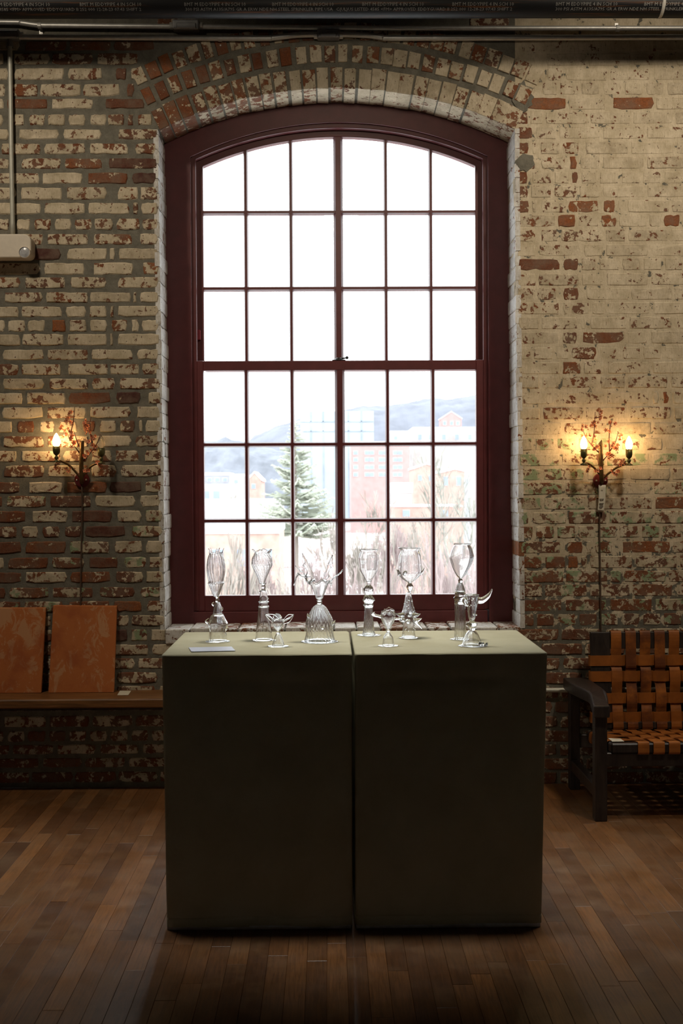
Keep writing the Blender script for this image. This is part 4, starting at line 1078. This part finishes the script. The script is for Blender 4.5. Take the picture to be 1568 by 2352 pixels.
bm_.add([(bx_ + s_*.007 + .004*sin(2*pi*i/n), yc + (rp+.0012)*cos(2*pi*i/n), pz + (rp+.0012)*sin(2*pi*i/n)) for s_ in (-1, 1) for i in range(n)], [(i, (i+1) % n, n+(i+1) % n, n+i) for i in range(n)])
tag(bm_.build('band', plain('grey_band', (.55, .53, .48), .5), tk, True, solid=.001), 'pale grey band around the pipe')
YCO = -.026
def conduit(name, pts, r, label, m=None, cat='conduit'):
    t = thing(name, W(pts[0][0], pts[0][1], YCO), label, cat)
    MB().tube(spline([W(px, py, YCO) for px, py in pts], 6), r, 14).build('tube', m or M['galv'], t, True); return t
def body(par, px0, py0, px1, py1):
    a = W(px0, py1, YCO); b = W(px1, py0, YCO); mb = MB()
    o = mb.box((a.x, -.052, a.z), (b.x, -.002, b.z)).build('conduit_body', M['zinc'], par, bevel=.007)
    a2 = W(px0 + 8, py1 - 5, -.05); b2 = W(px1 - 8, py0 + 5, -.05)
    MB().box((a2.x, -.058, a2.z), (b2.x, -.050, b2.z), 0, .003).build('cover_plate', M['zinc'], o)
    for sx in (a.x - .006, b.x + .006):
        MB().tube([(sx - .008, -.026, (a.z+b.z)/2), (sx + .008, -.026, (a.z+b.z)/2)], .0165, 8).build('coupling', M['galv'], o)
def strap(par, px, py, down=True):
    p = W(px, py, YCO); s_ = 1 if down else -1
    mb = MB(); mb.box((p.x-.0075, -.004, p.z - .032*s_ if down else p.z), (p.x+.0075, -.001, p.z if down else p.z + .032))
    mb.tube([(p.x-.0075, -.026, p.z), (p.x+.0075, -.026, p.z)], .0148, 14)
    mb.tube([(p.x, -.006, p.z-.024*s_), (p.x, -.002, p.z-.024*s_)], .004, 8)
    mb.build('strap', M['galv'], par)
up = conduit('steel_conduit', [(-700, 50), (-200, 50), (20, 51), (50, 53), (90, 58), (160, 59), (500, 62), (900, 65), (1300, 65), (1568, 65), (2300, 65)], .0115, 'galvanised conduit running just below the black sprinkler pipe')
body(up, 397, 48, 458, 71); strap(up, 91, 59); strap(up, 1418, 65, False)
lo = conduit('steel_conduit', [(-700, 83), (-200, 83), (50, 85), (400, 87), (600, 88), (625, 87), (660, 83), (690, 80), (760, 79), (820, 80), (850, 82), (880, 86), (910, 87.5), (1200, 87), (1568, 85.5), (2300, 84)], .0128, 'galvanised conduit with bent offset crossing above the brick arch')
body(lo, 728, 71.5, 780, 91); body(lo, -25, 70, 46, 92); strap(lo, 505, 88); strap(lo, 998, 87.5)
dc = conduit('drop_conduit', [(22.5, 90), (24, 200), (26.5, 380), (29.5, 540)], .0105, 'slim painted conduit dropping down the wall to the beige emergency light', M['greypipe'])
p = W(22.5, 98, YCO); MB().lathe([(.016, -.02), (.016, 0), (.013, .004), (.013, .012)], (p.x, YCO, p.z), 8).build('coupling', M['zinc'], dc)
a = W(-77, 592, -.085); b = W(71, 537, -.085)
et = thing('emergency_light', (a.x, -.045, a.z), 'beige plastic emergency light box with round lamp at its corner', 'light')
poly = []
def rr_poly(x0, z0, x1, z1, rs_):
    pts = []
    for (cx, cz, a0, r_) in ((x0+rs_[0], z0+rs_[0], pi, rs_[0]), (x1-rs_[1], z0+rs_[1], 1.5*pi, rs_[1]), (x1-rs_[2], z1-rs_[2], 0, rs_[2]), (x0+rs_[3], z1-rs_[3], .5*pi, rs_[3])):
        for i in range(7): pts.append((cx + r_*cos(a0 + i*pi/12), cz + r_*sin(a0 + i*pi/12)))
    return pts
MB().prism(rr_poly(a.x, a.z, b.x, b.z, (.026, .026, .034, .034)), -.085, -.001).build('housing', M['beige'], et, bevel=.006)
for px in (57, -63):
    q = W(px, 580, -.09); mb = MB(); n = 28
    def disc(r0, y0, r1, y1, mi): mb.add([(q.x + r0*cos(2*pi*i/n), y0, q.z + r0*sin(2*pi*i/n)) for i in range(n)] + [(q.x + r1*cos(2*pi*i/n), y1, q.z + r1*sin(2*pi*i/n)) for i in range(n)], [(i, (i+1) % n, n+(i+1) % n, n+i) for i in range(n)], mi)
    disc(.0265, -.07, .0265, -.098, 0); disc(.0265, -.098, .0235, -.100, 0); disc(.0235, -.100, .0225, -.096, 1); disc(.0225, -.096, .010, -.100, 1)
    mb.add([(q.x + .010*cos(2*pi*i/n), -.100, q.z + .010*sin(2*pi*i/n)) for i in range(n)], [tuple(range(n))], 1)
    mb.build('lamp_head', [M['beige'], M['lens']], et)
pr = W(1300, 1585, -.02)
tag(MB().tube([(.25, -.02, pr.z), (1, -.02, pr.z), (2, -.02, pr.z), (3.6, -.02, pr.z)], .0112, 16).build('wall_pipe', M['greypipe'], None, True), 'grey pipe running along the wall behind the settee', 'pipe')

# ------------------------------------------------------------------ settee
SX0 = 1.085; SX1 = 2.62
st = thing('settee', (1.85, -.36, 0), 'dark wooden settee with woven saddle leather strap back and seat', 'settee')
wd = M['settee']; yfr = -.615; yre = -.10
def leg(x, y, z1, w=.05, d=.055): MB().box((x-w/2, y-d/2, 0), (x+w/2, y+d/2, z1), 0, .003).build('leg', wd, st)
ZA = .50
for x in (1.108, SX1 - .02):
    leg(x, yfr, ZA - .05); leg(x, yre, ZA - .05, .046, .046)
def arm(mx):
    # plan outline of the S-curved arm, front to back
    L = [(1.074, -.66), (1.082, -.60), (1.094, -.52), (1.100, -.46), (1.096, -.40), (1.085, -.32), (1.072, -.24), (1.066, -.16), (1.066, -.06)]
    Rr = [(1.180, -.06), (1.178, -.16), (1.178, -.24), (1.180, -.32), (1.178, -.40), (1.172, -.47), (1.160, -.54), (1.148, -.60), (1.140, -.66)]
    sm = [ (p.x, p.y) for p in spline([(x, y, 0) for x, y in L], 3)] + [(p.x, p.y) for p in spline([(x, y, 0) for x, y in Rr], 3)]
    if mx: sm = [(2*((SX0 + SX1)/2 + .012) - x, y) for x, y in reversed(sm)]
    mb = MB().prismz(sm, ZA - .05, ZA)
    mb.v = [(x, y, z - (.022 if y < -.6 else max(0, (-.45 - y))*.145)) for x, y, z in mb.v]
    mb.build('arm', wd, st, bevel=.006)
arm(False); arm(True)
MB().box((1.09, yfr + .03, .085), (1.125, yre - .02, .135), 0, .003).build('stretcher', wd, st)
MB().box((SX1-.04, yfr + .03, .085), (SX1-.005, yre - .02, .135), 0, .003).build('stretcher', wd, st)
MB().box((1.13, yfr - .012, .222), (SX1-.045, yfr + .015, .278), 0, .003).build('front_rail', wd, st)
MB().box((1.13, yre - .02, .19), (SX1-.045, yre + .01, .25), 0, .003).build('rear_rail', wd, st)
# back frame leans a little
def bk(px, py):                                # points of the back plane
    z = 1.36 - (py - 1126)/515; return W(px, py, -.115 - .10*(.73 - z))
bt = bk(1355, 1452); bb = bk(1355, 1674)
bx0 = bt.x; bx1 = 2.56
def backbox(x0, x1, z0, z1, nm, m, pr=0.0, th=.022, par=None):
    f = lambda z: -.115 - .10*(.73 - z)
    mb = MB(); mb.add([(x0, f(z0)-pr, z0), (x1, f(z0)-pr, z0), (x1, f(z1)-pr, z1), (x0, f(z1)-pr, z1), (x0, f(z0)-pr+th, z0), (x1, f(z0)-pr+th, z0), (x1, f(z1)-pr+th, z1), (x0, f(z1)-pr+th, z1)],
                      [(0,1,2,3),(7,6,5,4),(0,4,5,1),(1,5,6,2),(2,6,7,3),(3,7,4,0)])
    return mb.build(nm, m, par or st, bevel=.003)
zt_, zb_ = bt.z, bb.z
backbox(bx0, bx0 + .088, zb_, zt_, 'back_stile', wd); backbox(bx1 - .088, bx1, zb_, zt_, 'back_stile', wd)
backbox(bx0 + .088, bx1 - .088, zt_ - .075, zt_, 'back_rail', wd); backbox(bx0 + .088, bx1 - .088, zb_, zb_ + .03, 'back_rail', wd)
fb = lambda z: -.115 - .10*(.73 - z)
VX = []; x = W(1230 + 860/4.64, 1550, -.13).x; pitch = .0655
while x < bx1 - .09: VX.append(x); x += pitch
HZ = [W(1380, 1430 + y/4.64, -.13).z for y in (405, 570, 800, 1000)]
def ribbon(path, half, axis, th, nm, dark):
    # path of points; strip widened along axis
    sp = spline(path, 3); ax = Vector(axis)
    vs_ = []; 
    for p in sp: vs_ += [p - ax*half, p + ax*half]
    fs_ = [(2*i, 2*i+1, 2*i+3, 2*i+2) for i in range(len(sp)-1)]
    o = MB().add(vs_, fs_).build(nm, M['leather'], st, False, solid=th); o.modifiers[0].offset = 0; o.color = (dark, 0, 0, 1); return o
A = .0045
for i, x in enumerate(VX):
    pts = [Vector((x, fb(zt_) + .028, zt_ - .05)), Vector((x, fb(zt_) + .024, zt_ - .004)), Vector((x, fb(zt_) + .010, zt_ + .004)), Vector((x, fb(zt_) - .004, zt_ - .002)), Vector((x, fb(zt_-.04) - .005, zt_ - .04))]
    for j, z in enumerate(HZ):
        over = (i + j) % 2 == 1                # vertical strap passes over
        s_ = -1 if over else 1
        for dz in (.025, -.025): pts.append(Vector((x + rnd(-.001, .001), fb(z+dz) + .009 + s_*A - .006, z + dz)))
    pts += [Vector((x, fb(zb_ + .02) - .005, zb_ + .03)), Vector((x, fb(zb_) - .005, zb_ - .001)), Vector((x, fb(zb_) + .026, zb_ - .003))]
    ribbon(pts, .0235, (1, 0, 0), .003, 'leather_strap', .75 if i in (1, 2, 3) else rnd(.1, .45))
for j, z in enumerate(HZ):
    pts = [Vector((bx0 + .05, fb(z) + .028, z)), Vector((bx0 - .003, fb(z) + .020, z)), Vector((bx0 - .004, fb(z) - .003, z)), Vector((bx0 + .02, fb(z) - .005, z)), Vector((bx0 + .085, fb(z) - .005, z))]
    for i, x in enumerate(VX):
        over = (i + j) % 2 == 0; s_ = -1 if over else 1
        for dx in (-.024, .024): pts.append(Vector((x + dx, fb(z) + .009 + s_*A - .006, z + rnd(-.001, .001))))
    pts += [Vector((bx1 - .085, fb(z) - .005, z)), Vector((bx1 + .003, fb(z) - .004, z)), Vector((bx1 + .003, fb(z) + .026, z))]
    ribbon(pts, .0235, (0, 0, 1), .003, 'leather_strap', rnd(.1, .35))
# seat frame and straps
sz = .318; sx0, sx1 = 1.152, 2.555; sy0, sy1 = -.632, -.17
done = set(st.children)
MB().box((sx0, sy0, sz - .04), (sx1, sy0 + .055, sz), 0, .006).build('seat_rail', wd, st); MB().box((sx0, sy1 - .05, sz - .04), (sx1, sy1, sz), 0, .006).build('seat_rail', wd, st)
MB().box((sx0, sy0 + .055, sz - .04), (sx0 + .05, sy1 - .05, sz), 0, .006).build('seat_rail', wd, st); MB().box((sx1 - .05, sy0 + .055, sz - .04), (sx1, sy1 - .05, sz), 0, .006).build('seat_rail', wd, st)
SXs = []; x = W(1230 + 1145/4.64, 1710, -.63).x
while x < sx1 - .06: SXs.append(x); x += .0635
SYs = [-.545, -.475, -.405, -.335, -.265]
for i, x in enumerate(SXs):
    pts = [Vector((x, sy0 + .03, sz - .044)), Vector((x, sy0 - .002, sz - .043)), Vector((x, sy0 - .005, sz - .02)), Vector((x, sy0 - .003, sz + .002)), Vector((x, sy0 + .012, sz + .004)), Vector((x, sy0 + .05, sz + .003))]
    for j, y in enumerate(SYs):
        s_ = 1 if (i + j) % 2 else -1
        for dy in (-.02, .02): pts.append(Vector((x, y + dy, sz + .001 + s_*.0042)))
    pts += [Vector((x, sy1 - .04, sz + .003)), Vector((x, sy1 + .004, sz)), Vector((x, sy1 + .004, sz - .042))]
    ribbon(pts, .023, (1, 0, 0), .003, 'leather_strap', rnd(0, .35))
for j, y in enumerate(SYs):
    pts = [Vector((sx0 + .03, y, sz - .043)), Vector((sx0 - .004, y, sz - .042)), Vector((sx0 - .005, y, sz - .01)), Vector((sx0 + .004, y, sz + .004)), Vector((sx0 + .05, y, sz + .003))]
    for i, x in enumerate(SXs):
        s_ = -1 if (i + j) % 2 else 1
        for dx in (-.02, .02): pts.append(Vector((x + dx, y, sz + .001 + s_*.0042)))
    pts += [Vector((sx1 - .03, y, sz + .003)), Vector((sx1 + .005, y, sz - .002)), Vector((sx1 + .004, y, sz - .04))]
    ribbon(pts, .023, (0, 1, 0), .003, 'leather_strap', rnd(0, .4))
for o in st.children:                          # the seat dips towards the back
    if o not in done:
        for v in o.data.vertices: v.co.z -= .042*(v.co.y - sy0)/(sy1 - sy0)
cz = lambda x, y: (1230 + x/4.64, 1430 + y/4.64)
card('price_card', [cz(815, 1271), cz(942, 1269), cz(905, 1241), cz(772, 1235)], sz - .0015, M['paper'], 'small cream price card lying on the woven leather seat', .0016)

# ------------------------------------------------------------------ outside
GZ = -6.5
EK = 1/1.95
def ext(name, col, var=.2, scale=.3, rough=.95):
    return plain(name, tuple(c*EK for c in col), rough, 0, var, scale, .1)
def ground_mat():
    k = N('snow_and_brush'); p = k.pos(); n = k.noise(p, .16, 6, .65)
    c = k.mix(k.range(n, .52, .60), (.36, .29, .28), (.75, .76, .78)); return k.bsdf(c, .95, 0, None, .1)
snow = plain('snow', (.72, .74, .78), .9, 0, .12, .15, .1)
struct(MB().box((-300, 14, GZ - 1), (320, 700, GZ)).build('ground', ground_mat()), 'brushy ground with patches of snow beyond the window')
def hill(d, ridge, depth, m, label, rough, seed):
    xs = [W(px, py, d) for px, py in ridge]; tab = [(p.x, p.z) for p in xs]; x0, x1 = tab[0][0], tab[-1][0]
    def f(u, v):
        x = x0 + (x1-x0)*u; top = interp(tab, x) - GZ; prof_ = sin(pi/2*min(1, v*1.6)) if v < .63 else 1 - (v-.63)*1.2
        z = GZ - 1 + (top + 1)*prof_
        if v > .2: z += rough*(noise.noise(Vector((x*.12, v*9, seed))) + .7*noise.noise(Vector((x*.4, v*22, seed))))
        return (x, d - depth*.6 + depth*v, z)
    o = MB().surf(f, 160, 28).build('hill', m, None, False); return struct(o, label)
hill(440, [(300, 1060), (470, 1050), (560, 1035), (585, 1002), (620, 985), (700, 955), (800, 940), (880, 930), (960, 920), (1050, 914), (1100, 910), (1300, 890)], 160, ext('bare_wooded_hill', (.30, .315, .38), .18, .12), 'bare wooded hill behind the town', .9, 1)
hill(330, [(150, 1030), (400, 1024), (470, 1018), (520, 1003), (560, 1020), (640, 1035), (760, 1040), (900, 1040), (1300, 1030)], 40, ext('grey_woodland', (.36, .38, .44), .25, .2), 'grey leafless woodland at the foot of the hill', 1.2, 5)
EX = {'brick': ext('faded_red_brick', (.95, .54, .52), .1, .8), 'brick2': ext('orange_brick', (.92, .60, .52), .15, 1.2), 'win': ext('distant_window_glass', (.52, .62, .80), .1), 'roof': snow,
      'grey': ext('grey_siding', (.62, .64, .72)), 'pale': ext('pale_siding', (.92, .90, .90)), 'teal': ext('pale_blue_cladding', (.74, .84, .93), .06), 'line': ext('grey_girder', (.60, .70, .82)), 'tan': ext('tan_stone', (.84, .76, .74))}
def building(name, px0, px1, pyt, d, depth, wall, label, wins=(), gable=0, roof_h=.5):
    a = W(px0, pyt, d); b = W(px1, pyt, d); zt_ = (a.z+b.z)/2; s_ = d/F
    t = thing(name, ((a.x+b.x)/2, d, GZ), label, 'building')
    MB().box((a.x, d, GZ - .02), (b.x, d + depth, zt_)).build('walls', wall, t)
    if gable:
        h = gable*s_; xm = (a.x+b.x)/2
        MB().prism([(a.x - .1, zt_), (b.x + .1, zt_), (xm, zt_ + h)], d + .02, d + depth).build('gable', wall, t)
        for sg, xe in ((-1, a.x - .15), (1, b.x + .15)):
            MB().prism([(xe, zt_ - .1), (xm, zt_ + h), (xm, zt_ + h + .25), (xe, zt_ + .18)] if sg < 0 else [(xm, zt_ + h), (xe, zt_ - .1), (xe, zt_ + .18), (xm, zt_ + h + .25)], d - .1, d + depth + .1).build('roof', EX['roof'], t)
    else:
        MB().box((a.x - .05, d - .1, zt_), (b.x + .05, d + depth + .1, zt_ + roof_h)).build('roof', EX['roof'], t)
    for (wx0, wy0, wx1, wy1) in wins:
        p = W(wx0, wy1, d); q = W(wx1, wy0, d); e = s_*1.2
        fr = MB().box((p.x - e, d - .06, p.z - e), (q.x + e, d + .03, q.z + e)).build('window', EX['pale'], t)
        MB().box((p.x, d - .1, p.z), (q.x, d, q.z)).build('window_pane', EX['win'], fr)
    return t
rw = [(x0, y, x0 + 9, y + 8) for y in (1036, 1052, 1069, 1086) for x0 in (812, 838, 849, 870, 881, 903, 914)]
building('brick_block', 806, 940, 1024, 215, 14, EX['brick'], 'red brick apartment block with rows of pale framed windows below the hill', rw, roof_h=.8)
building('stone_hall', 948, 1110, 990, 265, 16, EX['tan'], 'long tan hall with snowy roof on the hillside', [(x, 998, x+8, 1010) for x in (960, 985, 1015, 1045, 1075)], roof_h=.9)
building('low_hall', 893, 940, 995, 255, 9, EX['pale'], 'small pale building with flat snowy roof beside the tan hall', [(905, 1002, 912, 1010)])
building('hill_mansion', 1012, 1060, 962, 300, 5, EX['brick'], 'gabled red brick mansion high on the hill', [(1018, 968, 1024, 976), (1034, 968, 1040, 976), (1048, 968, 1054, 976)], gable=16)
building('brick_house', 950, 1010, 1076, 165, 10, EX['brick2'], 'orange brick house with shallow snowy gable behind bare trees', [(960, 1092, 968, 1104), (985, 1092, 993, 1104)], gable=10)
building('brick_house', 1014, 1075, 1084, 140, 10, EX['brick2'], 'orange brick house with grey window bays near the utility pole', [(1018, 1095, 1028, 1115), (1048, 1095, 1058, 1115)], gable=6)
building('gable_house', 568, 600, 1104, 162, 9, EX['brick2'], 'small orange gabled house left of the conifer', [(578, 1112, 586, 1122)], gable=18)
building('grey_house', 470, 526, 1092, 200, 10, EX['grey'], 'grey low building with snowy flat roof near the woodland', [(x, 1098, x+9, 1106) for x in (476, 494, 512)])
building('pale_house', 531, 563, 1096, 180, 10, EX['tan'], 'pale house with flat snowy roof next to the orange gabled house', [(538, 1102, 546, 1110)])
building('yellow_store', 464, 520, 1122, 145, 8, ext('cream_wall', (.95, .86, .76)), 'cream low store with wide shop windows', [(468, 1128, 480, 1146), (490, 1128, 504, 1146)])
building('white_warehouse', 440, 640, 1162, 112, 14, ext('white_metal_wall', (.93, .94, 1.0)), 'long white warehouse with snow covered roof', [], roof_h=.6)
building('brick_warehouse', 400, 640, 1226, 60, 8, ext('orange_red_brick', (.93, .66, .56), .2, 1.5), 'orange red brick warehouse with snowy flat roof close below the window', [(488, 1262, 512, 1300), (545, 1262, 569, 1300), (600, 1262, 624, 1300)], roof_h=.35)
building('garage', 900, 946, 1132, 112, 6, EX['tan'], 'small pale garage with thick snow on its roof', [], roof_h=1.0)
building('brick_shed', 905, 1060, 1164, 84, 8, EX['brick2'], 'low red brick shed behind bare shrubs', [(925, 1172, 940, 1186), (1012, 1172, 1028, 1186)], roof_h=.1)
t = thing('gridded_hall', (W(770, 1000, 285).x, 285, GZ), 'tall pale blue clad hall with thin grid lines against the hill', 'building')
a = W(690, 1060, 285); b = W(858, 944, 285); MB().box((a.x, 285, GZ - .02), (b.x, 297, b.z)).build('walls', EX['teal'], t)
for px in (714, 742, 770, 800, 830): p = W(px, 1000, 285); MB().box((p.x-.12, 284.8, GZ), (p.x+.12, 285, b.z)).build('girder', EX['line'], t)
for py in (968, 990): p = W(770, py, 285); MB().box((a.x, 284.8, p.z-.12), (b.x, 285, p.z+.12)).build('girder', EX['line'], t)
def conifer(px, pyt, pyb, wpx, d, label, seed, m):
    rs = random.Random(seed); top = W(px, pyt, d); base = Vector((top.x, d, GZ)); s_ = d/F
    t = thing('conifer', base, label, 'tree')
    MB().tube([base, base.lerp(top, .6), top], [.22, .12, .02], 8).build('trunk', ext('conifer_bark', (.55, .48, .42)), t)
    hb = W(px, pyb, d).z; mb = MB()
    for i in range(230):
        u = (i + rs.random())/230; z = top.z - .2 - (top.z - hb)*u; L = (.10 + 1.0*u)*wpx/2*s_*rs.uniform(.55, 1.15); a = rs.uniform(0, 2*pi)
        dr = Vector((cos(a), sin(a), 0)); o0 = Vector((top.x, d, z)); tip_ = o0 + dr*L + Vector((0, 0, rs.uniform(-.05, .30)*L))
        mb.tube([o0, o0.lerp(tip_, .55) - Vector((0, 0, .1*L)), tip_], [.04, .03, .012], 3, caps=False)
        sd = Vector((-sin(a), cos(a), 0))
        for k in range(13):
            q = o0.lerp(tip_, .2 + .8*k/13) - Vector((0, 0, .08*L*sin(pi*(.2+.8*k/13))))
            for sg in (-1, 1):
                l2 = L*.32*rs.uniform(.5, 1)*(1.1 - k/15); e = q + sd*sg*l2*.8 + dr*l2*.7 + Vector((0, 0, rs.uniform(-.3, .15)*l2)); w = .07 + .025*L
                up_ = Vector((0, 0, w)); mb.add([q - dr*w, q + dr*w, e, q + up_], [(0, 1, 2), (1, 3, 2), (3, 0, 2)])
    f = mb.build('foliage', m, t); f['kind'] = 'stuff'
conifer(678, 962, 1225, 215, 80, 'tall pale green conifer standing before the gridded hall', 3, ext('grey_green_needles', (.80, .84, .70), .25, 2))
def bare(name, px, py_top, d, spread, label, group, seed, col, levels=4, stems=1, upright=.8, rmin=.012):
    rs = random.Random(seed); top = W(px, py_top, d); base = Vector((top.x, d, GZ)); H = top.z - GZ
    t = thing(name, base, label, 'tree' if name == 'bare_tree' else 'shrub', group); mb = MB(); tr = MB()
    def grow(p, dr, L, r, lev, target):
        q = p + dr*L; mid = p.lerp(q, .5) + Vector((rs.uniform(-1, 1), rs.uniform(-1, 1), 0))*L*.06
        target.tube([p, mid, q], [max(rmin, r), max(rmin, r*.8), max(rmin, r*.6)], 4 if lev < 2 else 3, caps=False)
        if lev >= levels: return
        for k in range(3 if lev < 3 else 4):
            a = rs.uniform(0, 2*pi); sp_ = spread*rs.uniform(.5, 1.1)
            nd = (dr + Vector((cos(a)*sp_, sin(a)*sp_, rs.uniform(0, upright)))).normalized()
            grow(p.lerp(q, rs.uniform(.5, 1.0)), nd, L*rs.uniform(.55, .8), r*.55, lev + 1, mb)
    for s_ in range(stems):
        a = rs.uniform(0, 6.28); dr = Vector((cos(a)*.2, sin(a)*.2, 1)).normalized() if stems > 1 else Vector((rs.uniform(-.06, .06), 0, 1)).normalized()
        grow(base + (Vector((cos(a), sin(a), 0))*.4*s_/stems), dr, H*.36*rs.uniform(.85, 1.1), H*.013 if stems == 1 else H*.006, 0, tr)
    m = ext(name + '_bark', col, .25, 1.5)
    tr.build('trunk', m, t); o = mb.build('branches', m, t); o['kind'] = 'stuff'
TN = (.62, .56, .50); GN = (.60, .60, .53); PK = (.66, .53, .52)
specs = [('bare_tree', 1040, 1010, 58, .55, 'tall bare tree between the orange brick houses', 11, GN), ('bare_tree', 1092, 1030, 44, .45, 'bare tree standing by the utility pole', 12, GN),
         ('bare_tree', 835, 1075, 72, .6, 'bare tree in front of the red brick block', 13, TN), ('bare_tree', 768, 1130, 56, .5, 'bare tree beside the base of the conifer', 14, TN),
         ('bare_tree', 968, 1110, 46, .5, 'bare tree in front of the low brick shed', 15, TN), ('bare_tree', 522, 1120, 130, .5, 'small bare tree in the snow before the cream store', 16, GN)]
for nm, px, py, d, sp_, lb, sd, col in specs: bare(nm, px, py, d, sp_, lb, 'bare trees outside', sd, col, rmin=.00035*d)
sh_spec = [(560, 1240, 34, 'bare twiggy shrub in front of the orange red brick warehouse'), (640, 1215, 42, 'bare tan shrub behind the twisted optic goblet'), (720, 1195, 25, 'bare pinkish shrub behind the flame goblet'), (800, 1200, 35, 'bare pinkish shrub rising behind the central mullion'),
           (860, 1175, 44, 'bare tan shrub behind the squared bowl goblet'), (925, 1165, 60, 'bare pinkish shrub behind the bubble flecked goblet'), (995, 1175, 35, 'bare tan shrub left of the tilted bowl goblet'), (1070, 1160, 26, 'bare pinkish shrub behind the tilted bowl goblet')]
for i, (px, py, d, lb) in enumerate(sh_spec): bare('bare_shrub', px, py, d, .42, lb, 'bare shrubs below the window', 40 + i, PK if i % 2 else TN, levels=4, stems=5, upright=1.2, rmin=.0004*d)
p = W(1071, 1010, 70)
t = thing('utility_pole', (p.x, 70, GZ), 'pale weathered utility pole with crossarm outside the window', 'pole')
MB().tube([(p.x, 70, GZ), (p.x, 70, p.z)], [.2, .15], 10).build('shaft', ext('weathered_pole', (.70, .74, .84)), t)
MB().box((p.x - 1.0, 69.9, p.z - .6), (p.x + 1.0, 70.1, p.z - .45)).build('crossarm', EX['grey'], t)
